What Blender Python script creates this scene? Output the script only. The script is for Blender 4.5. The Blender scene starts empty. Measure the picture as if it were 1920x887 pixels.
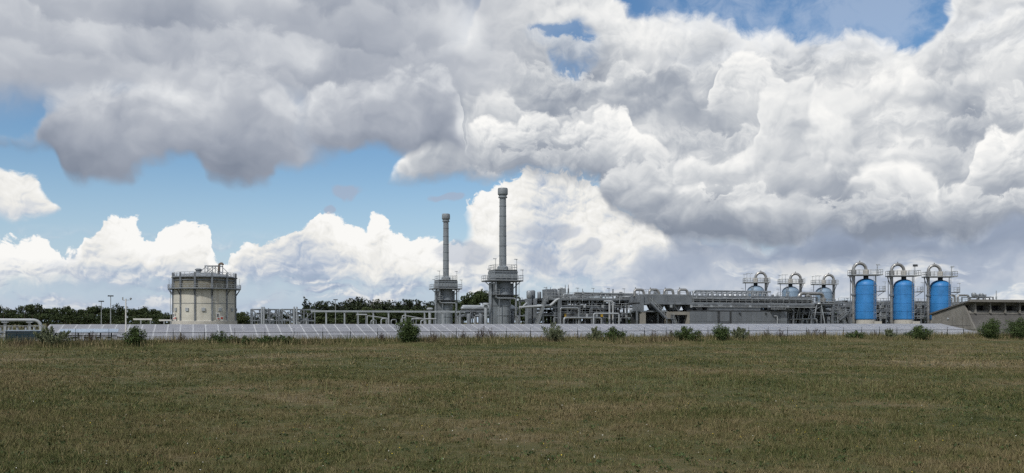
import bpy, bmesh, math, random
from mathutils import Vector, Matrix
R = math.radians
scene = bpy.context.scene
COL = scene.collection

# ------------------------------------------------------------------ camera
F_PX = 1640.0            # focal length in pixels of the 1920 px wide photograph
EYE = 2.2                # eye height above the field
cam_d = bpy.data.cameras.new('camera')
cam = bpy.data.objects.new('camera', cam_d)
COL.objects.link(cam)
cam.location = (0, 0, EYE)
cam.rotation_euler = (R(90), 0, 0)
cam_d.sensor_width = 36.0
cam_d.lens = 36.0 * F_PX / 1920.0
cam_d.shift_y = (604 - 443.5) / 1920.0
cam_d.clip_start = 0.1
cam_d.clip_end = 6000
scene.camera = cam

# ------------------------------------------------------------------ render / exposure
scene.render.engine = 'CYCLES'
cy = scene.cycles
cy.use_adaptive_sampling = True
cy.adaptive_threshold = 0.02
cy.adaptive_min_samples = 16
cy.max_bounces = 5
cy.diffuse_bounces = 2
cy.glossy_bounces = 3
cy.transmission_bounces = 3
cy.transparent_max_bounces = 6
cy.caustics_reflective = False
cy.caustics_refractive = False
cy.use_denoising = False
scene.view_settings.view_transform = 'Standard'
scene.view_settings.look = 'None'
scene.view_settings.gamma = 1.0
scene.view_settings.exposure = 0.0

SUN_EL, SUN_AZ = 50.0, 212.0     # compass-like: 0 = +Y (view), clockwise; the sun is behind, to the left
def sun_vec():
    a, e = R(SUN_AZ), R(SUN_EL)
    return Vector((math.sin(a) * math.cos(e), math.cos(a) * math.cos(e), math.sin(e)))
sd = bpy.data.lights.new('sun', 'SUN')
sd.energy = 2.8
sd.angle = R(3)
sd.color = (1.0, 0.95, 0.87)
sun = bpy.data.objects.new('sun', sd)
COL.objects.link(sun)
sun.rotation_euler = (-sun_vec()).to_track_quat('-Z', 'Y').to_euler()
sun.location = (0, -30, 60)

# ------------------------------------------------------------------ small node language
class NT:
    def __init__(self, tree):
        self.t = tree
    def node(self, typ, **kw):
        n = self.t.nodes.new(typ)
        for k, v in kw.items():
            setattr(n, k, v)
        return n
    def put(self, sock, v):
        if isinstance(v, V):
            self.t.links.new(v.s, sock)
        elif v is not None:
            if isinstance(v, (tuple, list)) and sock.type == 'RGBA' and len(v) == 3:
                v = (*v, 1.0)
            sock.default_value = v
    def math(self, op, a, b=None, c=None, clamp=False):
        n = self.node('ShaderNodeMath', operation=op, use_clamp=clamp)
        self.put(n.inputs[0], a)
        if b is not None: self.put(n.inputs[1], b)
        if c is not None: self.put(n.inputs[2], c)
        return V(self, n.outputs[0])
    def vmath(self, op, a, b=None, out=0):
        n = self.node('ShaderNodeVectorMath', operation=op)
        self.put(n.inputs[0], a)
        if b is not None:
            self.put(n.inputs[3 if op == 'SCALE' else 1], b)
        return V(self, n.outputs[out])
    def xyz(self, x, y, z):
        n = self.node('ShaderNodeCombineXYZ')
        self.put(n.inputs[0], x); self.put(n.inputs[1], y); self.put(n.inputs[2], z)
        return V(self, n.outputs[0])
    def sep(self, v):
        n = self.node('ShaderNodeSeparateXYZ')
        self.put(n.inputs[0], v)
        return [V(self, o) for o in n.outputs]
    def smooth(self, v, a, b, lo=0.0, hi=1.0, kind='SMOOTHSTEP'):
        n = self.node('ShaderNodeMapRange', interpolation_type=kind)
        n.clamp = True
        self.put(n.inputs['Value'], v)
        for k, x in (('From Min', a), ('From Max', b), ('To Min', lo), ('To Max', hi)):
            self.put(n.inputs[k], x)
        return V(self, n.outputs[0])
    def noise(self, vec, scale, detail=4.0, rough=0.55, lac=2.0, dim='3D', col=False, dist=0.0):
        n = self.node('ShaderNodeTexNoise', noise_dimensions=dim)
        self.put(n.inputs['Vector'], vec)
        n.inputs['Scale'].default_value = scale
        n.inputs['Detail'].default_value = detail
        n.inputs['Roughness'].default_value = rough
        n.inputs['Lacunarity'].default_value = lac
        n.inputs['Distortion'].default_value = dist
        return V(self, n.outputs[1 if col else 0])
    def voro(self, vec, scale, detail=0.0, rough=0.5, lac=2.0, dim='3D', feature='F1', out='Distance', rand=1.0):
        n = self.node('ShaderNodeTexVoronoi', voronoi_dimensions=dim, feature=feature)
        self.put(n.inputs['Vector'], vec)
        n.inputs['Scale'].default_value = scale
        n.inputs['Detail'].default_value = detail
        n.inputs['Roughness'].default_value = rough
        n.inputs['Lacunarity'].default_value = lac
        n.inputs['Randomness'].default_value = rand
        if detail > 0: n.normalize = True
        return V(self, n.outputs[out])
    def mix(self, f, a, b, kind='MIX'):
        n = self.node('ShaderNodeMix', data_type='RGBA', blend_type=kind)
        self.put(n.inputs[0], f); self.put(n.inputs[6], a); self.put(n.inputs[7], b)
        return V(self, n.outputs[2])
    def ramp(self, v, stops, kind='LINEAR'):
        n = self.node('ShaderNodeValToRGB')
        cr = n.color_ramp
        cr.interpolation = kind
        while len(cr.elements) < len(stops): cr.elements.new(0.5)
        for e, (p, c) in zip(cr.elements, stops):
            e.position = p
            e.color = (*c, 1) if isinstance(c, (tuple, list)) else (c, c, c, 1)
        self.put(n.inputs[0], v)
        return V(self, n.outputs[0])
    def curve(self, v, pts):
        """piecewise curve through pts (x ascending); v, x and y in the same free units"""
        x0, x1 = pts[0][0], pts[-1][0]
        ys = [p[1] for p in pts]
        y0, y1 = min(ys), max(ys)
        if y1 - y0 < 1e-6: y1 = y0 + 1
        n = self.node('ShaderNodeFloatCurve')
        m = n.mapping
        m.extend = 'HORIZONTAL'
        c = m.curves[0]
        while len(c.points) < len(pts): c.points.new(0.5, 0.5)
        for q, (x, y) in zip(c.points, pts):
            q.location = ((x - x0) / (x1 - x0), (y - y0) / (y1 - y0))
            q.handle_type = 'AUTO_CLAMPED'
        m.update()
        t = self.smooth(v, x0, x1, kind='LINEAR')
        self.put(n.inputs['Value'], t)
        return V(self, n.outputs[0]) * (y1 - y0) + y0

class V:
    def __init__(self, nt, s):
        self.nt, self.s = nt, s
    def __add__(self, o): return self.nt.math('ADD', self, o)
    __radd__ = __add__
    def __sub__(self, o): return self.nt.math('SUBTRACT', self, o)
    def __rsub__(self, o): return self.nt.math('SUBTRACT', o, self)
    def __mul__(self, o): return self.nt.math('MULTIPLY', self, o)
    __rmul__ = __mul__
    def __truediv__(self, o): return self.nt.math('DIVIDE', self, o)
    def clamp(self): return self.nt.math('ADD', self, 0.0, clamp=True)

def srgb(r, g, b):
    f = lambda c: (c / 255 / 12.92) if c <= 10 else ((c / 255 + 0.055) / 1.055) ** 2.4
    return (f(r), f(g), f(b))
# ------------------------------------------------------------------ sky: Nishita air with cumulus layers, all by direction
def ang(x, y):
    """direction (azimuth, elevation in degrees) of a spot of the sky measured in the photograph"""
    return (math.degrees(math.atan2(x - 960, F_PX)), math.degrees(math.atan2(604 - y, math.hypot(F_PX, x - 960))))

world = bpy.data.worlds.new('World')
scene.world = world
world.use_nodes = True
wt = world.node_tree
wt.nodes.clear()
W = NT(wt)
tc = W.node('ShaderNodeTexCoord')
D = W.vmath('NORMALIZE', V(W, tc.outputs['Generated']))
dx, dy, dz = W.sep(D)
AZ = W.math('ARCTAN2', dx, dy) * 57.29578
EL = W.math('ARCSINE', dz) * 57.29578
P = W.xyz(AZ, EL, 0.0)

sky = W.node('ShaderNodeTexSky', sky_type='NISHITA')
sky.sun_disc = False
sky.sun_elevation = R(SUN_EL)
sky.sun_rotation = R(SUN_AZ)
sky.altitude = 0
sky.air_density = 1.0
sky.dust_density = 0.6
sky.ozone_density = 1.6
SKY_STRENGTH = 0.11
hs = W.node('ShaderNodeHueSaturation')
hs.inputs['Saturation'].default_value = 1.22
W.put(hs.inputs['Color'], W.vmath('SCALE', V(W, sky.outputs[0]), SKY_STRENGTH))
airc = V(W, hs.outputs[0])

# shared warp and billow fields (near = big lumps, far = small lumps)
wn = W.noise(P, 0.22, 3.0, 0.6, col=True, dim='2D')
wv = W.vmath('SUBTRACT', wn, (0.5, 0.5, 0.5))
WP = W.vmath('ADD', P, W.vmath('MULTIPLY', wv, (2.6, 1.9, 0.0)))
waz, wel, _ = W.sep(WP)

def field(scale, seed, light=(-0.4, 0.8), step=0.26, detail=5.0, stretch=1.2, fine=0.46):
    """ragged density for the outlines, and the smoother relief of its lumps towards the light"""
    off = (seed, seed * 0.7, 0)
    q0 = W.vmath('MULTIPLY', W.vmath('ADD', WP, off), (1.0, stretch, 1.0))
    lum = []
    for k in (0, 1):
        q = q0 if k == 0 else W.vmath('ADD', q0, (light[0] * step / scale, light[1] * step / scale, 0))
        v = W.voro(q, scale, 3.0, fine, 2.2, dim='2D')
        lum.append(1.0 - v * v)
    ragged = W.noise(q0, scale * 1.2, detail + 2, 0.62, dim='2D')
    return lum[0] * 0.45 + ragged * 0.75 - 0.12, lum[0] - lum[1]
N_near, R_near = field(0.15, 11.3, step=0.25)
N_mid, R_mid = field(0.34, 37.1, step=0.24)
N_far, R_far = field(0.80, 71.7, detail=4.0, fine=0.5, step=0.24)
LOW = W.noise(WP, 0.16, 3.0, 0.5, dim='2D') - 0.5

def blob(x, y, rx, ry, az=waz, el=wel):
    """soft ellipse, 1 in its middle, 0 at its edge; centre and radii as measured in the photograph"""
    a, e = ang(x, y)
    k = 57.29578 / F_PX
    q = W.vmath('MULTIPLY', W.vmath('SUBTRACT', WP, (a, e, 0)), (1 / (rx * k), 1 / (ry * k), 0))
    return W.smooth(W.vmath('LENGTH', q, out=1), 0.0, 1.0, 1.0, 0.0)

def pts(lst):
    out = []
    for x, y in lst:
        out.append(ang(x, y))
    return out

def layer(under, top, bot, n, rel, amp_t, amp_b, soft_t, soft_b, ramp, rel_k=1.2, h_k=0.6, h_0=0.25, add=None, mask=None, n_k=0.25, op=1.0):
    T = W.curve(waz, pts(top)) if isinstance(top, list) else top
    B = W.curve(waz, pts(bot)) if isinstance(bot, list) else bot
    dt = (T - wel) + (n - 0.5) * amp_t
    db = (wel - B) + (n - 0.5) * amp_b
    al = W.smooth(dt, 0.0, soft_t) * W.smooth(db, 0.0, soft_b)
    if mask is not None: al = al * mask
    if op != 1.0: al = al * op
    h = W.math('DIVIDE', wel - B, W.math('MAXIMUM', T - B, 0.5), clamp=True)
    sh = h * h_k + h_0 + rel * (h * (rel_k * 0.6) + rel_k * 0.4) + (n - 0.5) * n_k + LOW * 0.8
    if add is not None: sh = sh + add
    col = W.ramp(sh, ramp)
    return W.mix(al, under, col)

S = srgb
FAR_R = [(0.0, S(150, 166, 190)), (0.3, S(178, 190, 208)), (0.52, S(212, 216, 221)), (0.72, S(236, 235, 231)), (1.0, S(250, 249, 246))]
MID_R = [(0.0, S(134, 143, 158)), (0.25, S(162, 169, 180)), (0.5, S(197, 201, 206)), (0.75, S(232, 233, 233)), (1.0, S(252, 251, 248))]
NEAR_R = [(0.0, S(128, 137, 153)), (0.3, S(156, 163, 176)), (0.55, S(182, 187, 196)), (0.8, S(216, 219, 223)), (1.0, S(242, 243, 243))]

# pale air towards the horizon
c = W.mix(W.smooth(EL, -1.0, 11.0, 0.80, 0.0), airc, S(178, 199, 226))
# thin far bands just above the horizon
bn = W.noise(W.vmath('MULTIPLY', WP, (0.35, 1.6, 1.0)), 0.5, 5.0, 0.6, dim='2D')
band = W.smooth(bn, 0.42, 0.66) * W.smooth(EL, 0.0, 1.2) * W.smooth(EL, 3.2, 6.0, 1.0, 0.0)
c = W.mix(band * 0.8, c, W.ramp(R_far * 1.4 + bn, [(0.35, S(160, 175, 200)), (0.72, S(224, 228, 232))]))

# generic broken cumulus for every direction the photograph does not show
win = W.smooth(W.math('ABSOLUTE', AZ), 33.0, 40.0, 1.0, 0.0) * W.smooth(EL, 21.0, 26.0, 1.0, 0.0)
gq = W.vmath('DIVIDE', D, W.xyz(*(W.math('MAXIMUM', dz, 0.0) + 0.18,) * 3))
gn = W.noise(gq, 1.3, 6.0, 0.58)
gn2 = W.noise(W.vmath('ADD', gq, (0.08, 0.10, 0.0)), 1.3, 6.0, 0.58)
ga = W.smooth(gn, 0.40, 0.52) * (1.0 - win) * W.smooth(dz, 0.0, 0.04)
c = W.mix(ga, c, W.ramp((gn2 - gn) * 2.2 + 0.52, MID_R))

# far cumulus row over the left half, cream tops and blue-grey feet
c = layer(c,
    [(-120, 470), (0, 462), (60, 452), (100, 480), (135, 492), (165, 455), (190, 420), (235, 412), (262, 445), (290, 458), (320, 424), (365, 428),
     (392, 470), (412, 500), (440, 482), (500, 458), (560, 440), (600, 412), (645, 422), (682, 442), (712, 412), (742, 440), (770, 458), (815, 466), (850, 474), (890, 470), (930, 500), (990, 540)],
    [(-120, 552), (400, 556), (700, 562), (990, 552)],
    N_far, R_far, 2.3, 1.5, 0.25, 2.2, FAR_R, rel_k=1.35, h_k=0.85, h_0=0.06, n_k=0.75, add=LOW * 0.9)
# big cream cumulus behind the tall stack
c = layer(c,
    [(850, 470), (880, 385), (925, 362), (960, 340), (1010, 328), (1065, 328), (1112, 342), (1145, 365), (1185, 405), (1235, 425), (1330, 470), (1420, 520)],
    [(850, 560), (1000, 556), (1420, 560)],
    N_far, R_far, 2.3, 1.5, 0.25, 2.2, FAR_R, rel_k=1.35, h_k=0.70, h_0=0.16, n_k=0.7, add=LOW * 0.7, mask=W.smooth(waz, ang(860, 0)[0], ang(885, 0)[0]))
# streaks of grey in front of their feet
band2 = W.smooth(bn, 0.46, 0.62) * W.smooth(EL, 0.3, 1.4) * W.smooth(EL, 2.2, 4.4, 1.0, 0.0)
c = W.mix(band2 * 0.85, c, W.ramp(R_far * 1.6 + R_mid * 0.8 + bn, [(0.36, S(148, 163, 188)), (0.54, S(180, 191, 208)), (0.72, S(232, 232, 230))]))
# grey rags in front of it
rag = W.math('MAXIMUM', W.math('MAXIMUM', blob(1025, 436, 85, 24), blob(1015, 480, 62, 36)), W.math('MAXIMUM', blob(1098, 470, 40, 22), blob(875, 478, 85, 36)))
c = W.mix(W.smooth(rag * ((N_far - 0.5) * 5.0 + 1.0), 0.22, 0.95) * 0.55, c, W.ramp(R_mid + 0.4, [(0.2, S(150, 163, 186)), (0.9, S(196, 204, 216))]))
# low grey shelf under the big right-hand mass
c = layer(c,
    [(1130, 560), (1180, 500), (1240, 470), (1400, 455), (1600, 450), (1800, 440), (2050, 420)],
    [(1130, 600), (1400, 590), (2050, 590)],
    N_mid, R_mid, 2.0, 1.0, 1.2, 2.5, [(0.0, S(150, 162, 184)), (0.45, S(176, 186, 202)), (0.8, S(212, 216, 222)), (1.0, S(236, 235, 232))], rel_k=1.3, h_k=0.1, h_0=0.40,
    add=blob(1660, 470, 80, 30) * 0.4 + blob(1410, 470, 60, 16) * 0.45)

# bright streaks of far cloud below that shelf
bn3 = W.noise(W.vmath('MULTIPLY', W.vmath('ADD', WP, (40, 3, 0)), (0.3, 1.3, 1.0)), 0.55, 5.0, 0.6, dim='2D')
st3 = W.smooth(bn3, 0.47, 0.62) * W.smooth(EL, 0.2, 1.2) * W.smooth(EL, 3.2, 5.2, 1.0, 0.0) * W.smooth(waz, ang(1080, 0)[0], ang(1260, 0)[0])
c = W.mix(st3 * 0.8, c, W.ramp(bn3 + R_far * 1.0 + R_mid * 0.6, [(0.40, S(176, 187, 205)), (0.58, S(214, 219, 225)), (0.74, S(240, 239, 235))]))
# big mass on the right: white heads, grey flat feet
topR = [(690, 390), (745, 305), (790, 230), (840, 120), (900, 10), (940, -60), (1000, -70), (1100, -60), (1150, -20), (1185, 14), (1230, 30), (1285, 32), (1330, 22), (1362, 44), (1400, 62),
        (1450, 56), (1500, 62), (1560, 74), (1600, 62), (1640, 76), (1700, 90), (1745, 66), (1775, 10), (1810, -60), (1900, -80), (2050, -80)]
botR = [(690, 335), (770, 338), (850, 330), (1000, 335), (1120, 345), (1150, 390), (1200, 420), (1240, 440), (1260, 462), (1330, 478), (1460, 470), (1560, 492), (1700, 476), (1800, 470), (2050, 455)]
addR = (blob(1120, 250, 90, 70) * 0.2 + blob(1230, 90, 120, 60) * 0.25 + blob(1290, 360, 80, 40) * 0.25 - blob(1340, 415, 280, 70) * 0.42 - blob(1800, 240, 90, 100) * 0.15
        - blob(880, 90, 60, 60) * 0.25 - blob(1000, 110, 60, 60) * 0.1 - blob(1500, 340, 160, 40) * 0.1 - blob(1720, 440, 200, 50) * 0.3 + blob(1640, 140, 160, 50) * 0.2)
c = layer(c, topR, botR, N_mid, R_mid, 2.2, 2.2, 0.8, 1.3, MID_R, rel_k=1.6, h_k=0.68, h_0=0.10, add=addR, n_k=0.5,
          mask=1.0 - W.smooth(W.math('MAXIMUM', blob(1072, 92, 66, 74), blob(1030, 62, 70, 28)) * ((N_far - 0.5) * 5.0 + (N_mid - 0.5) * 2.5 + 0.85), 0.10, 0.95) * 0.85)
# thin veil in the top right blue
veil = W.smooth(N_mid + blob(1635, 15, 110, 70) * 0.3 + (N_far - 0.5) * 0.8, 0.5, 1.05) * W.smooth(waz, ang(1180, 0)[0], ang(1300, 0)[0]) * 0.34
c = W.mix(veil * W.smooth(EL, 14.0, 17.0) * win, c, S(214, 222, 234))

def rows(ys, mask, n, rel, ramp, amp=3.2, soft=0.42, fade=2.6, op=0.8, top=0.93, fall=0.62, rel_k=1.2, tone=None):
    """cumulus heads banked one in front of the other: each row has crisp bright crests that grey downwards"""
    global c
    for i, y in enumerate(ys):
        e = ang(960, y)[1]
        nn = n[i % len(n)]
        dt = (nn - 0.5) * amp + LOW * 4.0 + (e - wel)
        al = W.smooth(dt, 0.0, soft) * W.smooth(dt, fade * 0.35, fade, 1.0, 0.0) * mask * op
        sh = W.smooth(dt, 0.0, fade, top, top - fall, kind='LINEAR') + rel[i % len(rel)] * rel_k + LOW * 0.5
        if tone is not None: sh = sh + tone
        c = W.mix(al, c, W.ramp(sh, ramp))
inR = W.smooth(W.curve(waz, pts(topR)) - wel, 0.3, 1.6) * W.smooth(wel - W.curve(waz, pts(botR)), -0.3, 1.2) * W.smooth(waz, ang(820, 0)[0], ang(980, 0)[0]) * win
rows([70, 135, 205, 270, 335, 400], inR, [N_mid * 0.6 + N_far * 0.4, N_far * 0.75 + N_mid * 0.25], [R_mid, R_far * 0.8 + R_mid * 0.4], MID_R, amp=4.2, fall=0.78, top=0.90, tone=addR * 0.9 - 0.10)

def head(top, bot, ramp=MID_R, n=None, rel=None, amp=1.6, soft=0.45, soft_b=2.2, rel_k=1.6, h_k=0.65, h_0=0.22, add=None, op=1.0):
    """one cumulus head standing in front of a mass: crisp top, fading foot"""
    global c
    a0, a1 = ang(top[0][0], 0)[0], ang(top[-1][0], 0)[0]
    fd = (a1 - a0) * 0.16
    side = W.smooth(waz, a0, a0 + fd) * W.smooth(waz, a1 - fd, a1, 1.0, 0.0)
    c = layer(c, top, bot, N_mid if n is None else n, R_mid if rel is None else rel, amp, amp * 0.6, soft, soft_b, ramp, rel_k=rel_k, h_k=h_k, h_0=h_0, add=add, op=op, mask=side)

# heads within the right mass, back to front
head([(1300, 240), (1335, 190), (1352, 130), (1390, 102), (1430, 108), (1462, 140), (1480, 190), (1500, 240)], [(1300, 235), (1500, 235)], n=N_far, rel=R_far, amp=1.6, soft=0.4, rel_k=1.0, h_k=0.4, h_0=0.52)
head([(1090, 265), (1130, 185), (1170, 150), (1215, 138), (1255, 122), (1285, 130), (1315, 175), (1345, 225), (1385, 268)], [(1090, 262), (1200, 266), (1385, 262)], n=N_far * 0.5 + N_mid * 0.5, amp=3.0, soft=1.4, h_k=0.10, h_0=0.16, op=0.9)
head([(1300, 330), (1400, 270), (1420, 205), (1470, 160), (1500, 146), (1540, 168), (1590, 165), (1630, 185), (1648, 240), (1660, 330)], [(1300, 340), (1480, 352), (1660, 335)], h_k=0.5, h_0=0.28, soft_b=3.0,
     add=blob(1560, 220, 60, 50) * 0.3 - blob(1635, 225, 30, 60) * 0.3)
head([(1010, 300), (1035, 255), (1062, 222), (1100, 225), (1135, 200), (1165, 205), (1185, 250), (1220, 262), (1260, 320)], [(1010, 300), (1140, 318), (1260, 318)], n=N_far, rel=R_far, amp=1.3, h_k=0.5, h_0=0.42)
head([(1560, 400), (1590, 345), (1640, 308), (1700, 300), (1745, 325), (1775, 370), (1800, 400)], [(1560, 395), (1800, 395)], h_k=0.45, h_0=0.40, soft=0.8)
head([(1130, 420), (1180, 360), (1230, 335), (1290, 345), (1350, 372), (1420, 365), (1500, 350), (1560, 390), (1600, 470)], [(1130, 420), (1250, 445), (1400, 440), (1600, 470)], h_k=0.6, h_0=0.02, soft=0.8, op=0.9)
head([(1780, 390), (1815, 330), (1832, 270), (1855, 235), (1890, 250), (1920, 225), (1980, 240), (2100, 300)], [(1780, 385), (1900, 372), (2100, 372)], n=N_far, rel=R_far, amp=1.4, h_k=0.45, h_0=0.42)
head([(870, 300), (890, 232), (925, 215), (965, 222), (990, 208), (1025, 215), (1045, 245), (1060, 300)], [(870, 292), (960, 300), (1060, 290)], n=N_far, rel=R_far, amp=1.2, h_k=0.55, h_0=0.32)
head([(1210, 520), (1240, 475), (1300, 448), (1400, 462), (1480, 450), (1560, 430), (1640, 448), (1720, 436), (1800, 440), (1900, 410), (2050, 400)], [(1210, 505), (1400, 520), (1700, 510), (2050, 500)], [(0.0, S(128, 141, 164)), (0.5, S(152, 164, 184)), (0.8, S(186, 194, 206)), (1.0, S(222, 224, 226))], soft=0.9, h_k=0.35, h_0=0.20, op=0.92)

# near grey deck over the left half
topL = [(-200, -400), (960, -400)]
deckL = [(-200, 210), (300, 215), (640, 225), (800, 222), (880, 215), (960, 170), (1040, 90), (1120, -20), (1180, -120)]
addD = (blob(170, 65, 75, 60) * 0.32 + blob(560, 105, 110, 45) * 0.30 + blob(870, 50, 90, 70) * 0.35 - blob(520, 30, 160, 40) * 0.10 - blob(330, 30, 130, 50) * 0.15 - blob(60, 210, 110, 50) * 0.05)
c = layer(c, topL, deckL, N_near, R_near, 1.0, 2.4, 1.0, 2.5, NEAR_R, rel_k=1.1, h_k=0.0, h_0=0.37, add=addD, n_k=0.5,
          mask=W.smooth(waz, ang(820, 0)[0], ang(1080, 0)[0], 1.0, 0.0) * W.smooth(EL, 24.0, 30.0, 1.0, 0.0))
inL = W.smooth(waz, ang(780, 0)[0], ang(960, 0)[0], 1.0, 0.0) * W.smooth(wel - W.curve(waz, pts(deckL)), 0.0, 2.5) * win
rows([30, 95, 165], inL, [N_mid * 0.5 + N_near * 0.5, N_mid], [R_near * 0.7 + R_mid * 0.4, R_mid * 0.8], NEAR_R, amp=4.0, soft=0.7, fade=3.4, op=0.6, top=0.74, fall=0.42, rel_k=0.9, tone=addD * 0.6)
# two nearer bodies below it, pale shoulders and dark ragged feet
head([(540, 300), (560, 190), (600, 165), (650, 160), (700, 150), (745, 128), (800, 122), (842, 140), (868, 185), (882, 225), (872, 275), (900, 310)],
     [(540, 285), (640, 292), (700, 285), (760, 294), (800, 282), (850, 292), (900, 300)], NEAR_R, amp=1.8, soft=0.5, soft_b=0.9, rel_k=1.3, h_k=0.62, h_0=0.14, add=blob(866, 235, 30, 60) * 0.5 - blob(740, 275, 110, 40) * 0.15)
head([(-200, 240), (40, 250), (85, 200), (130, 165), (180, 150), (235, 165), (290, 148), (350, 152), (440, 128), (500, 150), (550, 182), (610, 205), (640, 270), (670, 300)],
     [(-200, 285), (60, 268), (105, 300), (150, 345), (200, 346), (250, 322), (300, 310), (350, 304), (392, 342), (432, 356), (500, 350), (545, 322), (600, 310), (670, 292)],
     NEAR_R, n=N_mid * 0.6 + N_far * 0.2 + N_near * 0.2, rel=R_mid * 0.6 + R_near * 0.5, amp=2.6, soft=1.1, soft_b=1.0, rel_k=1.3, h_k=0.52, h_0=0.12, add=blob(400, 190, 170, 50) * 0.12)
# small lone puffs in the blue gap
puf = W.math('MAXIMUM', blob(650, 355, 48, 26), W.math('MAXIMUM', blob(606, 394, 22, 14), blob(840, 370, 50, 14)))
c = W.mix(W.smooth(puf * ((N_far - 0.5) * 4.0 + 1.0), 0.2, 0.9) * 0.65, c, S(166, 175, 194))
c = layer(c, [(-200, 330), (0, 318), (45, 325), (75, 365), (105, 385), (125, 420)], [(-200, 410), (60, 412), (125, 400)], N_far, R_far, 1.3, 1.0, 0.4, 0.8, FAR_R, rel_k=1.4, h_k=0.5, h_0=0.34,
          mask=W.smooth(waz, ang(95, 0)[0], ang(125, 0)[0], 1.0, 0.0))

# below the horizon the world is plain ground grey
c = W.mix(W.smooth(EL, -0.6, -0.1, 1.0, 0.0), c, S(120, 122, 118))
bgn = W.node('ShaderNodeBackground')
W.put(bgn.inputs['Color'], c)
bgn.inputs['Strength'].default_value = 1.0
wo = W.node('ShaderNodeOutputWorld')
wt.links.new(bgn.outputs[0], wo.inputs['Surface'])
world.cycles.sampling_method = 'MANUAL'
world.cycles.sample_map_resolution = 512
# ------------------------------------------------------------------ the site's own grid: s runs along the fence, d runs away from it
GA = R(19.64)
U = Vector((math.cos(GA), math.sin(GA), 0)); Vv = Vector((-math.sin(GA), math.cos(GA), 0))
O0 = Vector((0, 87.4, 0))
def P3(s, d, z=0.0): return O0 + U * s + Vv * d + Vector((0, 0, z))
def s_at(x, d):
    """grid coordinate s of a spot seen at photo column x when it stands on grid line d"""
    m = (x - 960) / F_PX
    return (m * (O0.y + Vv.y * d) - Vv.x * d) / (U.x - U.y * m)
def depth(s, d): return P3(s, d).y
def z_at(y, s, d): return EYE + (604 - y) / F_PX * depth(s, d)
rng = random.Random(7)

# ------------------------------------------------------------------ materials
MATS = {}
def mat(name, base, rough=0.6, metal=0.0, var=0.25, scale=0.6, dirt=None, dirt_amt=0.0, dirt_scale=(0.8, 0.8, 0.12), bump=0.0, bump_scale=30.0, base2=None, spec=None, objvar=0.0):
    if name in MATS: return MATS[name]
    m = bpy.data.materials.new(name)
    m.use_nodes = True
    t = NT(m.node_tree)
    bs = m.node_tree.nodes['Principled BSDF']
    g = t.node('ShaderNodeNewGeometry')
    pos = V(t, g.outputs['Position'])
    n = t.noise(pos, scale, 5.0, 0.6)
    dark = tuple(c * (1 - var) for c in base)
    lite = tuple(min(1, c * (1 + var)) for c in base) if base2 is None else base2
    col = t.mix(t.smooth(n, 0.32, 0.68), dark, lite)
    if dirt is not None:
        n2 = t.noise(t.vmath('MULTIPLY', pos, dirt_scale), 1.0, 6.0, 0.65)
        col = t.mix(t.smooth(n2, 0.62 - dirt_amt * 0.25, 0.78) * min(1.0, dirt_amt + 0.2), col, dirt)
    if objvar:
        oi = t.node('ShaderNodeObjectInfo')
        k = t.smooth(V(t, oi.outputs['Random']), 0, 1, 1 - objvar, 1 + objvar, kind='LINEAR')
        col = t.vmath('SCALE', col, k)
    t.put(bs.inputs['Base Color'], col)
    t.put(bs.inputs['Roughness'], t.smooth(n, 0.3, 0.7, max(0.05, rough - 0.08), min(1, rough + 0.08)))
    bs.inputs['Metallic'].default_value = metal
    if spec is not None: bs.inputs['Specular IOR Level'].default_value = spec
    if bump:
        b = t.node('ShaderNodeBump')
        b.inputs['Strength'].default_value = bump
        b.inputs['Distance'].default_value = 0.02
        t.put(b.inputs['Height'], t.noise(pos, bump_scale, 4.0, 0.6))
        m.node_tree.links.new(b.outputs[0], bs.inputs['Normal'])
    MATS[name] = m
    return m

RUST = (0.16, 0.075, 0.035)
M_steel = mat('weathered_grey_steel', (0.175, 0.196, 0.222), 0.5, 0.15, 0.2, 0.8, (0.10, 0.085, 0.07), 0.25)
M_pale = mat('pale_grey_paint', (0.33, 0.362, 0.395), 0.45, 0.0, 0.12, 0.7, (0.2, 0.18, 0.15), 0.3)
M_dark = mat('dark_steel', (0.055, 0.06, 0.066), 0.55, 0.2, 0.25, 0.9)
M_mid = mat('mid_grey_paint', (0.145, 0.163, 0.185), 0.5, 0.0, 0.15, 0.6, (0.1, 0.09, 0.08), 0.25)
M_pipe = mat('insulated_pipe_cladding', (0.29, 0.315, 0.34), 0.42, 0.5, 0.15, 1.2, (0.18, 0.16, 0.14), 0.25)
M_stain = mat('stainless_duct', (0.34, 0.34, 0.335), 0.38, 0.7, 0.18, 1.0, (0.2, 0.17, 0.14), 0.3)
M_stack = mat('stack_paint', (0.20, 0.228, 0.255), 0.5, 0.0, 0.10, 0.35, (0.12, 0.115, 0.11), 0.35, dirt_scale=(1.2, 1.2, 0.08))
M_blue = mat('vessel_blue_paint', (0.03, 0.195, 0.49), 0.5, 0.0, 0.14, 0.35, (0.035, 0.10, 0.25), 0.42, dirt_scale=(1.4, 1.4, 0.06))
M_blue2 = mat('faded_blue_paint', (0.20, 0.285, 0.39), 0.5, 0.0, 0.10, 0.4)
M_white = mat('white_paint', (0.66, 0.66, 0.64), 0.5, 0.0, 0.06, 0.6, (0.4, 0.36, 0.3), 0.25)
M_conc = mat('concrete', (0.25, 0.24, 0.215), 0.85, 0.0, 0.14, 0.5, (0.15, 0.14, 0.12), 0.4, bump=0.3)
M_conc_d = mat('stained_concrete', (0.105, 0.103, 0.10), 0.88, 0.0, 0.2, 0.45, (0.075, 0.07, 0.065), 0.45, bump=0.3)
M_conc_w = mat('pale_concrete', (0.46, 0.45, 0.42), 0.85, 0.0, 0.08, 0.5, (0.25, 0.23, 0.2), 0.25)
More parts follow.
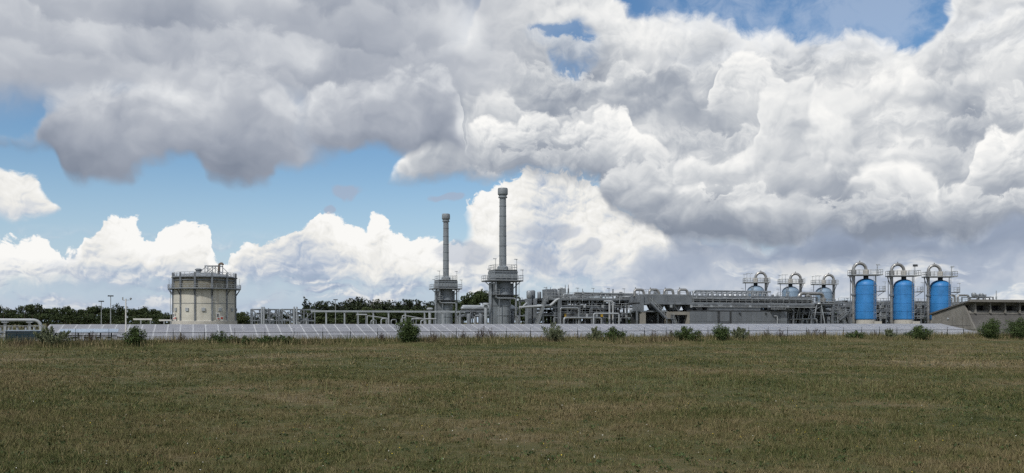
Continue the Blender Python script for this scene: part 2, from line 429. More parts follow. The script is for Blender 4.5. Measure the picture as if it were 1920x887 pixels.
M_tank = mat('tank_shell_paint', (0.54, 0.53, 0.475), 0.55, 0.0, 0.10, 0.25, (0.22, 0.15, 0.08), 0.35, dirt_scale=(0.9, 0.9, 0.05))
M_hall = mat('hall_concrete', (0.19, 0.185, 0.172), 0.88, 0.0, 0.16, 0.5, (0.10, 0.095, 0.085), 0.45, bump=0.3)
M_tank2 = mat('weathered_tank_band', (0.215, 0.208, 0.17), 0.65, 0.0, 0.2, 0.4, (0.14, 0.10, 0.06), 0.5, dirt_scale=(0.7, 0.7, 0.12))
M_clad = mat('grey_wall_cladding', (0.14, 0.157, 0.178), 0.5, 0.0, 0.06, 0.4, (0.1, 0.1, 0.1), 0.2, objvar=0.06)
M_fence = mat('fence_green_black', (0.018, 0.024, 0.022), 0.5, 0.2, 0.2)
M_galv = mat('galvanised_steel', (0.40, 0.42, 0.43), 0.42, 0.7, 0.15, 1.5)
M_alu = mat('aluminium_frame', (0.62, 0.63, 0.65), 0.4, 0.6, 0.05)
M_pv = mat('solar_glass', (0.18, 0.186, 0.212), 0.3, 0.0, 0.15, 0.8, objvar=0.12)
M_lag = mat('lagged_pale_pipe', (0.37, 0.395, 0.42), 0.45, 0.1, 0.1, 1.0, (0.24, 0.22, 0.2), 0.3)
M_yel = mat('safety_yellow', (0.42, 0.27, 0.03), 0.5)
M_teal = mat('petrol_blue_paint', (0.013, 0.036, 0.052), 0.5, 0.0, 0.2)
M_red = mat('red_sign_paint', (0.45, 0.05, 0.03), 0.5, 0.0, 0.1)
M_bark = mat('bark', (0.06, 0.048, 0.036), 0.9, 0.0, 0.3, 3.0)

# ------------------------------------------------------------------ mesh builder
class MB:
    def __init__(self):
        self.v, self.f = [], []
    def add(self, vs, fs):
        b = len(self.v)
        self.v += [tuple(p) for p in vs]
        self.f += [tuple(i + b for i in q) for q in fs]
        return self
    def box(self, x0, x1, y0, y1, z0, z1):
        vs = [(x, y, z) for z in (z0, z1) for y in (y0, y1) for x in (x0, x1)]
        return self.add(vs, [(0, 2, 3, 1), (4, 5, 7, 6), (0, 1, 5, 4), (2, 6, 7, 3), (0, 4, 6, 2), (1, 3, 7, 5)])
    def beam(self, p, q, w, h=None):
        p, q = Vector(p), Vector(q)
        h = w if h is None else h
        t = (q - p).normalized()
        up = Vector((0, 0, 1)) if abs(t.z) < 0.95 else Vector((0, 1, 0))
        a = t.cross(up).normalized(); b = a.cross(t).normalized()
        vs = []
        for c in (p, q):
            for i, j in ((-1, -1), (1, -1), (1, 1), (-1, 1)):
                vs.append(c + a * (i * w / 2) + b * (j * h / 2))
        return self.add(vs, [(3, 2, 1, 0), (4, 5, 6, 7), (0, 1, 5, 4), (1, 2, 6, 5), (2, 3, 7, 6), (3, 0, 4, 7)])
    def tube(self, pts, r, seg=8, cap=True, r2=None):
        pts = [Vector(p) for p in pts]
        n = len(pts)
        rings = []
        prev = None
        for i in range(n):
            t = (pts[min(i + 1, n - 1)] - pts[max(i - 1, 0)]).normalized()
            if prev is None:
                up = Vector((0, 0, 1)) if abs(t.z) < 0.9 else Vector((1, 0, 0))
                a = t.cross(up).normalized()
            else:
                a = (prev - t * prev.dot(t)).normalized()
            prev = a
            b = t.cross(a)
            rr = r if r2 is None else r + (r2 - r) * i / (n - 1)
            rings.append([pts[i] + (a * math.cos(2 * math.pi * k / seg) + b * math.sin(2 * math.pi * k / seg)) * rr for k in range(seg)])
        vs = [p for ring in rings for p in ring]
        fs = []
        for i in range(n - 1):
            for k in range(seg):
                k2 = (k + 1) % seg
                fs.append((i * seg + k, i * seg + k2, (i + 1) * seg + k2, (i + 1) * seg + k))
        if cap:
            fs.append(tuple(range(seg - 1, -1, -1)))
            fs.append(tuple((n - 1) * seg + k for k in range(seg)))
        return self.add(vs, fs)
    def lathe(self, prof, cx=0.0, cy=0.0, seg=24, caps=True):
        vs, fs = [], []
        for r, z in prof:
            for k in range(seg):
                a = 2 * math.pi * k / seg
                vs.append((cx + r * math.cos(a), cy + r * math.sin(a), z))
        for i in range(len(prof) - 1):
            for k in range(seg):
                k2 = (k + 1) % seg
                fs.append((i * seg + k, i * seg + k2, (i + 1) * seg + k2, (i + 1) * seg + k))
        if caps:
            fs.append(tuple(range(seg - 1, -1, -1)))
            fs.append(tuple((len(prof) - 1) * seg + k for k in range(seg)))
        return self.add(vs, fs)
    def rail(self, pts, h=1.1, step=1.6, r=0.035, closed=False):
        """handrail: posts, a top and a middle rail"""
        pts = [Vector(p) for p in pts]
        if closed: pts = pts + [pts[0]]
        for i in range(len(pts) - 1):
            p, q = pts[i], pts[i + 1]
            for hh in (h, h * 0.52):
                self.beam(p + Vector((0, 0, hh)), q + Vector((0, 0, hh)), 2 * r)
            self.beam(p + Vector((0, 0, 0.06)), q + Vector((0, 0, 0.06)), 0.03, 0.12)
            L = (q - p).length
            k = max(1, round(L / step))
            for j in range(k + (1 if i == len(pts) - 2 and not closed else 0)):
                c = p.lerp(q, j / k)
                self.beam(c, c + Vector((0, 0, h)), 2 * r)
        return self
    def build(self, name, material, parent=None, smooth=False):
        me = bpy.data.meshes.new(name)
        me.from_pydata(self.v, [], self.f)
        me.update()
        if smooth:
            me.polygons.foreach_set('use_smooth', [True] * len(me.polygons))
            try: me.set_sharp_from_angle(angle=R(40))
            except Exception: pass
        me.materials.append(material)
        o = bpy.data.objects.new(name, me)
        COL.objects.link(o)
        o.parent = parent
        return o

def fillet(pts, rad, n=5):
    """round the corners of a polyline"""
    pts = [Vector(p) for p in pts]
    out = [pts[0]]
    for i in range(1, len(pts) - 1):
        a, b, c = pts[i - 1], pts[i], pts[i + 1]
        u, w = (a - b), (c - b)
        r = min(rad, u.length * 0.49, w.length * 0.49)
        p0, p1 = b + u.normalized() * r, b + w.normalized() * r
        for k in range(n + 1):
            t = k / n
            out.append(p0 * (1 - t) ** 2 + b * 2 * t * (1 - t) + p1 * t * t)
    out.append(pts[-1])
    return out

def tag(o, label=None, cat=None, group=None, kind=None):
    if label: o['label'] = label
    if cat: o['category'] = cat
    if group: o['group'] = group
    if kind: o['kind'] = kind
    return o
def thing(name, label, cat, s, d, group=None, rot=0.0, z=0.0):
    """an Empty at the thing's base, turned to the site's grid"""
    o = bpy.data.objects.new(name, None)
    COL.objects.link(o)
    o.empty_display_size = 0.5
    o.location = P3(s, d, z)
    o.rotation_euler = (0, 0, GA + rot)
    return tag(o, label, cat, group)
def children(o): return [c for c in COL.objects if c.parent == o]
def copy_tree(o, parent=None):
    c = o.copy(); COL.objects.link(c); c.parent = parent
    for ch in children(o): copy_tree(ch, c)
    return c
def share(src, name, parent, loc=(0, 0, 0), rot=(0, 0, 0), scale=(1, 1, 1)):
    """another piece with the same mesh"""
    o = bpy.data.objects.new(name, src.data)
    COL.objects.link(o)
    o.parent = parent; o.location = loc; o.rotation_euler = rot; o.scale = scale
    return o
# ------------------------------------------------------------------ ground: one sheet to the horizon, rough mown field in front
def field_material():
    m = bpy.data.materials.new('dry_field_soil')
    m.use_nodes = True
    t = NT(m.node_tree)
    bs = m.node_tree.nodes['Principled BSDF']
    g = t.node('ShaderNodeNewGeometry')
    pos = V(t, g.outputs['Position'])
    col = field_colour(t, pos, 1.0)
    t.put(bs.inputs['Base Color'], col)
    bs.inputs['Roughness'].default_value = 0.95
    bs.inputs['Specular IOR Level'].default_value = 0.15
    b = t.node('ShaderNodeBump')
    b.inputs['Strength'].default_value = 0.9
    b.inputs['Distance'].default_value = 0.06
    t.put(b.inputs['Height'], t.noise(pos, 9.0, 6.0, 0.7) + t.noise(pos, 1.6, 3.0, 0.6) * 1.5)
    m.node_tree.links.new(b.outputs[0], bs.inputs['Normal'])
    return m
def field_colour(t, pos, gain):
    """patchy growth: green, olive, straw and bare earth, the same for soil and blades"""
    pos = t.vmath('MULTIPLY', pos, (0.8, 1.0, 1.0))
    big = t.noise(pos, 0.07, 4.0, 0.6, dist=0.6)
    mid = t.noise(t.vmath('ADD', pos, (31, 7, 0)), 0.35, 5.0, 0.65)
    fin = t.noise(t.vmath('ADD', pos, (3, 57, 0)), 4.5, 4.0, 0.7)
    v = big * 0.72 + mid * 0.55 + fin * 0.46 - 0.365
    c_ = lambda *q: tuple(x * k for x, k in zip(q, (1.05 * gain, 1.04 * gain, 0.89 * gain)))
    col = t.ramp(v, [(0.30, c_(0.024, 0.034, 0.012)), (0.42, c_(0.058, 0.066, 0.027)), (0.51, c_(0.084, 0.080, 0.040)),
                     (0.60, c_(0.118, 0.098, 0.060)), (0.72, c_(0.165, 0.142, 0.105))])
    return col
mb = MB()
mb.add([(-2500, -300, 0), (2500, -300, 0), (2500, 4500, 0), (-2500, 4500, 0)], [(0, 1, 2, 3)])
ground = tag(mb.build('field', field_material()), 'dry mown grass field running up to the plant', kind='structure')
# ------------------------------------------------------------------ solar tables behind the fence
TILT = math.atan2(1.41, 7.88)
mod_me = None
def module_mesh():
    w, l, t, r = 1.09, 1.93, 0.04, 0.03
    vs = [(-w/2, -l/2, -t), (w/2, -l/2, -t), (w/2, l/2, -t), (-w/2, l/2, -t), (-w/2, -l/2, 0), (w/2, -l/2, 0), (w/2, l/2, 0), (-w/2, l/2, 0),
          (-w/2+r, -l/2+r, 0), (w/2-r, -l/2+r, 0), (w/2-r, l/2-r, 0), (-w/2+r, l/2-r, 0)]
    fs = [(8, 9, 10, 11), (0, 3, 2, 1), (0, 1, 5, 4), (1, 2, 6, 5), (2, 3, 7, 6), (3, 0, 4, 7), (4, 5, 9, 8), (5, 6, 10, 9), (6, 7, 11, 10), (7, 4, 8, 11)]
    me = bpy.data.meshes.new('panel')
    me.from_pydata(vs, [], fs)
    me.materials.append(M_pv); me.materials.append(M_alu)
    for i, p in enumerate(me.polygons): p.material_index = 0 if i < 1 else 1
    return me
mod_me = module_mesh()
PV_D = 2.6
PITCH = 1.155
s_a, s_b = s_at(82, PV_D + 4), s_at(1812, PV_D + 4)
n_col = int((s_b - s_a) / PITCH)
PER = 15
strip_src = leg_src = leg2_src = None
ci = 0
TABLE_AT = ['by the storage tank', 'by the pipe rack', 'by the exhaust stacks', 'by the open process module', 'by the machine house', 'by the bright blue vessels', 'by the concrete hall', 'at the far end']
while ci < n_col:
    k = min(PER, n_col - ci)
    t = thing('solar_table', 'long low table of grey-blue solar panels behind the fence, ' + TABLE_AT[ci // PER], 'solar panels', s_a + ci * PITCH, PV_D, 'solar tables behind the fence')
    for i in range(k):
        for j in range(4):
            o = bpy.data.objects.new('panel', mod_me)
            COL.objects.link(o); o.parent = t
            y = 1.0 + j * 1.97
            dz_ = rng.uniform(-0.006, 0.006)
            o.location = ((i + 0.5) * PITCH, y * math.cos(TILT), 0.60 + y * math.sin(TILT) + dz_)
            o.rotation_euler = (TILT + rng.uniform(-0.004, 0.004), rng.uniform(-0.003, 0.003), 0)
    for i in range(k + 1):
        if strip_src is None:
            strip_src = MB().beam((0, 0, 0.57), (0, 7.9 * math.cos(TILT), 0.57 + 7.9 * math.sin(TILT)), 0.06, 0.03).build('rail', M_alu, t)
        else:
            share(strip_src, 'rail', t, (i * PITCH, 0, 0))
    for i in range(0, k + 1, 5):
        for y in (0.5, 4.0, 7.4):
            hh = 0.54 + y * math.tan(TILT)
            MB().box(i * PITCH - 0.05, i * PITCH + 0.05, y - 0.05, y + 0.05, 0, hh).build('leg', M_galv, t)
    for y in (1.0, 3.4, 5.6, 7.3):
        MB().box(0, k * PITCH, y - 0.04, y + 0.04, 0.44 + y * math.tan(TILT), 0.53 + y * math.tan(TILT)).build('purlin', M_galv, t)
    ci += k

# low cable rack in front of the left end of the array
d0 = 0.9
s0 = s_at(112, d0); L = s_at(222, d0) - s0
t = thing('cable_rack', 'low pale blue cable rack on dark T-shaped posts in front of the solar panels', 'rack', s0, d0)
MB().add([(0, -0.25, 1.36), (L, -0.25, 1.36), (L, 0.35, 1.62), (0, 0.35, 1.62), (0, -0.25, 1.30), (L, -0.25, 1.30), (L, 0.35, 1.56), (0, 0.35, 1.56)],
         [(0, 1, 2, 3), (7, 6, 5, 4), (0, 4, 5, 1), (1, 5, 6, 2), (2, 6, 7, 3), (3, 7, 4, 0)]).build('cover_plate', mat('pale_blue_plate', (0.36, 0.43, 0.52), 0.4, 0.3, 0.08), t)
for i in range(5):
    x = L * (0.12 + 0.19 * i)
    MB().box(x - 0.05, x + 0.05, 0.0, 0.1, 0, 1.4).build('post', M_dark, t)
    MB().box(x - 0.42, x + 0.42, 0.01, 0.09, 1.02, 1.10).build('cross_arm', M_dark, t)
    MB().box(x + 0.45, x + 0.9, -0.02, 0.12, 0.78, 0.90).build('cable_clip', M_dark, t)
MB().box(0, L, 0.11, 0.16, 0.9, 0.96).build('cable', M_dark, t)

# ------------------------------------------------------------------ fence
fs0, fs1 = -78.0, 122.0
t = thing('wire_fence', 'thin dark wire fence with slender posts along the far edge of the field', 'fence', fs0, 0.0)
FL = fs1 - fs0
src = None
npost = int(FL / 2.58) + 1
for i in range(npost):
    if src is None:
        src = MB().box(-0.03, 0.03, -0.03, 0.03, 0, 1.32).box(-0.014, 0.014, -0.014, 0.014, 1.32, 1.66).build('post', M_fence, t)
    else:
        share(src, 'post', t, (i * 2.58, rng.uniform(-0.03, 0.03), 0), (rng.uniform(-0.02, 0.02), rng.uniform(-0.02, 0.02), 0))
MB().tube([(0, 0.045, 1.27), (FL, 0.045, 1.27)], 0.026, 6).build('top_rail', M_fence, t)
for z in (0.32, 0.62, 0.95):
    MB().tube([(0, 0.04, z), (FL, 0.04, z)], 0.006, 4).build('wire', M_fence, t)

# ------------------------------------------------------------------ far left: pipe loop, cabinet
d0 = 26.0
sa, sb = s_at(-60, d0), s_at(77, d0)
zp = z_at(600.3, sb, d0)
t = thing('pipe_loop', 'pale pipeline with a rounded elbow turning down at the left end of the solar panels', 'pipe', sa, d0)
LL = sb - sa
MB().tube(fillet([(0, 0, zp), (LL, 0, zp), (LL, 0, 0.0)], 0.9, 8), 0.18, 14).build('pipe', M_lag, t, True)
for fx in (0.15, 0.5, 0.84):
    MB().box(LL * fx - 0.13, LL * fx + 0.13, -0.12, 0.12, 0, zp - 0.2).build('support', M_lag, t)
    MB().box(LL * fx - 0.3, LL * fx + 0.3, -0.3, 0.3, zp - 0.28, zp - 0.19).build('saddle', M_pale, t)
d0 = 3.2
sa, sb = s_at(10, d0), s_at(75, d0)
t = thing('equipment_cabinet', 'low petrol blue steel cabinet with a pale lid behind the fence', 'cabinet', sa, d0)
LL = sb - sa
MB().box(0, LL, 0, 1.8, 0.12, 1.42).build('body', M_teal, t)
MB().box(-0.05, LL + 0.05, -0.05, 1.85, 1.42, 1.50).build('lid', mat('pale_blue_plate', (0.3, 0.4, 0.5)), t)
for i in range(3):
    MB().box(0.08 + i * LL / 3, (i + 1) * LL / 3 - 0.06, -0.03, 0.0, 0.25, 1.32).build('door', M_teal, t)
MB().box(0.1, LL - 0.1, 0.1, 1.7, 0, 0.12).build('plinth', M_conc, t)
d0 = 9.0
sa, sb = s_at(-40, d0), s_at(84, d0)
t = thing('guard_railing', 'grey steel guard railing with a valve row beside the pipe loop', 'railing', sa, d0)
LL = sb - sa
MB().rail([(0, 0, 0.85), (LL, 0, 0.85)], 1.0, 1.4, 0.04).build('railing', M_galv, t)
MB().box(0, LL, 0, 1.4, 0.7, 0.84).build('platform', M_steel, t)
for i in range(4):
    MB().box(LL * (0.1 + 0.27 * i), LL * (0.1 + 0.27 * i) + 0.16, 0.3, 0.46, 0, 0.7).build('leg', M_steel, t)
for i in range(5):
    x = LL * (0.3 + 0.13 * i)
    MB().lathe([(0.16, 0.842), (0.16, 1.2), (0.24, 1.22), (0.24, 1.34), (0.1, 1.36), (0.1, 1.7)], x, 0.7, 10).build('valve', M_pale, t, True)

# ------------------------------------------------------------------ masts at the left
def light_mast(x, ytop, d, label, lamp=True):
    s = s_at(x, d)
    h = z_at(ytop, s, d)
    t = thing('light_mast', label, 'mast', s, d)
    MB().tube([(0, 0, 0), (0, 0, h)], 0.10, 8, r2=0.06).build('pole', M_galv, t, True)
    MB().lathe([(0.26, 0), (0.26, 0.25), (0.2, 0.3)], 0, 0, 10).build('base', M_conc, t)
    MB().box(-0.5, 0.5, -0.25, 0.1, h, h + 0.22).build('floodlight', M_dark, t)
    return t, h
light_mast(190, 566, 110.0, 'shorter slim floodlight mast in front of the left wood')
light_mast(207.5, 556, 100.0, 'taller slim floodlight mast in front of the left wood')
light_mast(629, 563, 128.0, 'slim grey mast rising behind the long pipe rack')
d0 = 2.0
s = s_at(236, d0); h = z_at(560, s, d0)
t = thing('weather_mast', 'white weather station mast with small arms rising out of the solar panels', 'mast', s, d0)
MB().tube([(0, 0, 0), (0, 0, h)], 0.065, 8, r2=0.05).build('pole', M_white, t, True)
MB().beam((-0.25, 0, h - 0.15), (0.45, 0, h - 0.10), 0.04).build('cross_arm', M_galv, t)
MB().lathe([(0.03, h - 0.08), (0.09, h - 0.02), (0.09, h + 0.05), (0.02, h + 0.1)], 0.4, 0, 8).build('wind_sensor', M_galv, t, True)
MB().box(-0.3, -0.2, -0.05, 0.05, h - 0.13, h + 0.12).build('wind_vane', M_galv, t)
for zz in (0.60, 0.72, 0.80):
    MB().box(0.05, 0.17, -0.08, 0.08, h * zz, h * zz + 0.18).build('instrument_box', M_pale, t)
for i, (xa, xb, yy) in enumerate(((250, 285, 598.6), (298, 322, 600.5))):
    d0 = 60.0
    s = s_at((xa + xb) / 2, d0); zz = z_at(yy, s, d0); w = s_at(xb, d0) - s_at(xa, d0)
    t = thing('pipe_gantry', ('wider' if i == 0 else 'narrower') + ' white pipe gantry bar in front of the left wood', 'gantry', s, d0)
    MB().box(-w / 2, w / 2, -0.12, 0.12, zz - 0.12, zz + 0.12).build('bar', M_white, t)
    for q in (-0.1, 0.42):
        MB().box(w * q - 0.09, w * q + 0.09, -0.09, 0.09, 0, zz - 0.12).build('post', M_galv, t)
# ------------------------------------------------------------------ storage tank
def tank():
    d0 = 190.0
    s = s_at(384, d0)
    Z = depth(s, d0); k = Z / F_PX
    Rr = 56.0 * k
    hz = lambda y: EYE + (604 - y) * k
    zp, zu, zt, zs = hz(543), hz(522), hz(513.5), hz(602)
    t = thing('storage_tank', 'round off-white storage tank with rust streaks, ring walkway and roof frame', 'tank', s, d0)
    MB().lathe([(Rr + 0.35, 0), (Rr + 0.35, zs), (Rr + 0.1, zs + 0.1)], 0, 0, 64).build('plinth', M_conc_w, t, True)
    # shell of twelve curved plates between the posts
    n = 12
    a0 = R(-90 + 2) - GA
    for i in range(n):
        vs, fs = [], []
        q = 6
        for j in range(q + 1):
            a = a0 + (i + j / q) * 2 * math.pi / n
            for z in (zs, (zs + zp) * 0.52, zp):
                vs.append((Rr * math.cos(a), Rr * math.sin(a), z))
        for j in range(q):
            for z in (0, 1):
                fs.append((j * 3 + z, (j + 1) * 3 + z, (j + 1) * 3 + z + 1, j * 3 + z + 1))
        MB().add(vs, fs).build('shell_plate', M_tank, t, True)
        a = a0 + i * 2 * math.pi / n
        r1 = Rr + 0.16
        p = lambda z, r=r1: (r * math.cos(a), r * math.sin(a), z)
        MB().beam(p(zs), p(zp - 0.1), 0.42, 0.3).build('pilaster', M_steel, t)
        MB().beam(p(zp + 0.2), p(zt), 0.52, 0.42).build('guide_post', M_steel, t)
        MB().beam(p(zp - 2.0), p(zp - 0.2, Rr * 1.15), 0.16).build('bracket', M_dark, t)
        am = a + math.pi / n
        zz = hz(581)
        MB().beam((Rr * math.cos(am), Rr * math.sin(am), zz), ((Rr + 0.28) * math.cos(am), (Rr + 0.28) * math.sin(am), zz), 0.95, 0.95).build('vent_box', M_pale, t)
    MB().lathe([(Rr + 0.03, hz(570)), (Rr + 0.06, hz(570)), (Rr + 0.06, hz(569.3)), (Rr + 0.03, hz(569.3))], 0, 0, 64, False).build('seam', M_steel, t)
    MB().lathe([(Rr - 0.35, zp), (Rr - 0.35, zu)], 0, 0, 64, False).build('upper_band', M_tank2, t, True)
    MB().lathe([(Rr - 0.30, zp + (zu - zp) * 0.72), (Rr - 0.12, zp + (zu - zp) * 0.74), (Rr - 0.12, zp + (zu - zp) * 0.80), (Rr - 0.30, zp + (zu - zp) * 0.82)], 0, 0, 64, False).build('stiffener', M_steel, t)
    MB().lathe([(Rr - 0.5, zu), (Rr + 0.4, zu), (Rr + 0.4, zu + 0.25), (Rr - 0.5, zu + 0.27), (Rr * 0.75, zu + 0.9), (Rr * 0.4, zu + 1.5), (0.02, zu + 1.75)], 0, 0, 64, False).build('roof', M_steel, t, True)
    # ring walkway
    ro = Rr * 1.155
    MB().lathe([(Rr - 0.3, zp - 0.12), (ro, zp - 0.06), (ro, zp + 0.14), (Rr - 0.3, zp + 0.14)], 0, 0, 64, False).build('walkway', M_steel, t)
    ring = [(ro * math.cos(2 * math.pi * i / 40), ro * math.sin(2 * math.pi * i / 40), zp + 0.14) for i in range(40)]
    MB().rail(ring, 1.15, 1.6, 0.045, True).build('railing', M_galv, t)
    ri = Rr + 0.16
    ring = [(ri * math.cos(a0 + 2 * math.pi * i / 36), ri * math.sin(a0 + 2 * math.pi * i / 36), zu + 0.25) for i in range(36)]
    MB().rail(ring, 1.2, 3.0, 0.05, True).build('railing', M_galv, t)
    for sg in (-1, 1):
        a = a0 + R(2) + sg * R(88)
        MB().beam((ro * math.cos(a), ro * math.sin(a), zp), (ro * math.cos(a), ro * math.sin(a), zp + 3.2), 0.09).build('lamp_post', M_galv, t)
        c_, s_ = math.cos(GA), math.sin(GA)
    # roof frame, seen from the field; rx turns picture-right into the tank's own axes
    cx, sx = math.cos(-GA), math.sin(-GA)
    q = lambda r, z, b=0.0: (r * cx - b * sx, r * sx + b * cx, z)
    zr = zu + 1.4; zf = hz(499)
    xl, xr = (387 - 384) * k, (415 - 384) * k
    for b in (-1.2, 1.2):
        for x in (xl, (xl + xr) / 2, xr):
            MB().beam(q(x, zr - 0.4, b), q(x, zf, b), 0.2).build('frame_post', M_steel, t)
        MB().beam(q(xl - 0.1, zf, b), q(xr + 0.1, zf, b), 0.24).build('frame_beam', M_steel, t)
        MB().beam(q(xl, zf - 0.3, b), q((xl + xr) / 2, zr, b), 0.12).build('brace', M_steel, t)
        MB().beam(q((xl + xr) / 2, zf - 0.3, b), q(xr, zr, b), 0.12).build('brace', M_steel, t)
        MB().beam(q((xl + xr) / 2, zf - 0.3, b), q(xl, zr, b), 0.12).build('brace', M_steel, t)
    MB().beam(q(xl, zf, 0), q((370 - 384) * k, zu + 1.1, 0), 0.14).build('stay', M_steel, t)
    MB().beam(q(xr, zf, 0), q((432 - 384) * k, zu + 0.9, 0), 0.14).build('stay', M_steel, t)
    v = (372 - 384) * k
    o = MB().lathe([(0.75, zu + 1.0), (0.75, hz(507)), (1.0, hz(506.8)), (1.0, hz(505)), (0.55, hz(503.5)), (0.05, hz(503.3))], 0, 0, 14).build('roof_vent', M_steel, t, True)
    o.location = q(v, 0)
    g = (410 - 384) * k
    MB().tube(fillet([q(g, zr, 0.3), q(g, hz(495), 0.3), q(g + 0.9, hz(493.5), 0.3), q(g + 1.2, hz(497), 0.3)], 0.8, 5), 0.34, 10).build('gooseneck', mat('rusty_brown_pipe', (0.12, 0.09, 0.07), 0.7), t, True)
    # hazard boards on the shell
    for am, wdt in ((-47, 1.0), (47, 1.0)):
        a = R(-90 + am) - GA * 0 + 0.0
        a = R(-90) - GA + R(am) * 0.97
        tx = Vector((-math.sin(a), math.cos(a), 0)); nr = Vector((math.cos(a), math.sin(a), 0))
        c0 = nr * (Rr + 0.30)
        def board(x0, x1, z0, z1, off, m, nm):
            b0 = c0 + nr * off
            vs = [b0 + tx * x0 + Vector((0, 0, z0)), b0 + tx * x1 + Vector((0, 0, z0)), b0 + tx * x1 + Vector((0, 0, z1)), b0 + tx * x0 + Vector((0, 0, z1))]
            vs += [p - nr * 0.04 for p in vs]
            return MB().add(vs, [(0, 1, 2, 3), (7, 6, 5, 4), (0, 4, 5, 1), (1, 5, 6, 2), (2, 6, 7, 3), (3, 7, 4, 0)]).build(nm, m, t)
        zc = hz(600)
        board(-1.0, 0.15, zc, zc + 2.1, 0.0, M_white, 'sign_board')
        board(0.15, 1.15, zc - 0.3, zc + 1.1, 0.0, M_white, 'sign_board')
        board(0.35, 0.95, zc + 0.25, zc + 0.8, 0.05, M_red, 'hazard_mark')
        board(-0.75, -0.35, zc + 0.9, zc + 1.7, 0.05, mat('slate_mark', (0.06, 0.07, 0.1)), 'figure_mark')
        board(-0.6, 0.0, zc + 0.2, zc + 0.5, 0.05, M_red, 'hazard_mark')
        for lx in (-0.9, 1.05):
            board(lx - 0.05, lx + 0.05, zc - 1.2, zc + 0.2, -0.06, M_galv, 'sign_bracket')
    # external ladder
    a = R(-90) - GA + R(-62)
    for dl in (-0.25, 0.25):
        MB().beam(((Rr + 0.7) * math.cos(a) - dl * math.sin(a), (Rr + 0.7) * math.sin(a) + dl * math.cos(a), 0), ((Rr + 0.7) * math.cos(a) - dl * math.sin(a), (Rr + 0.7) * math.sin(a) + dl * math.cos(a), zp), 0.08).build('ladder_rail', M_galv, t)
tank()
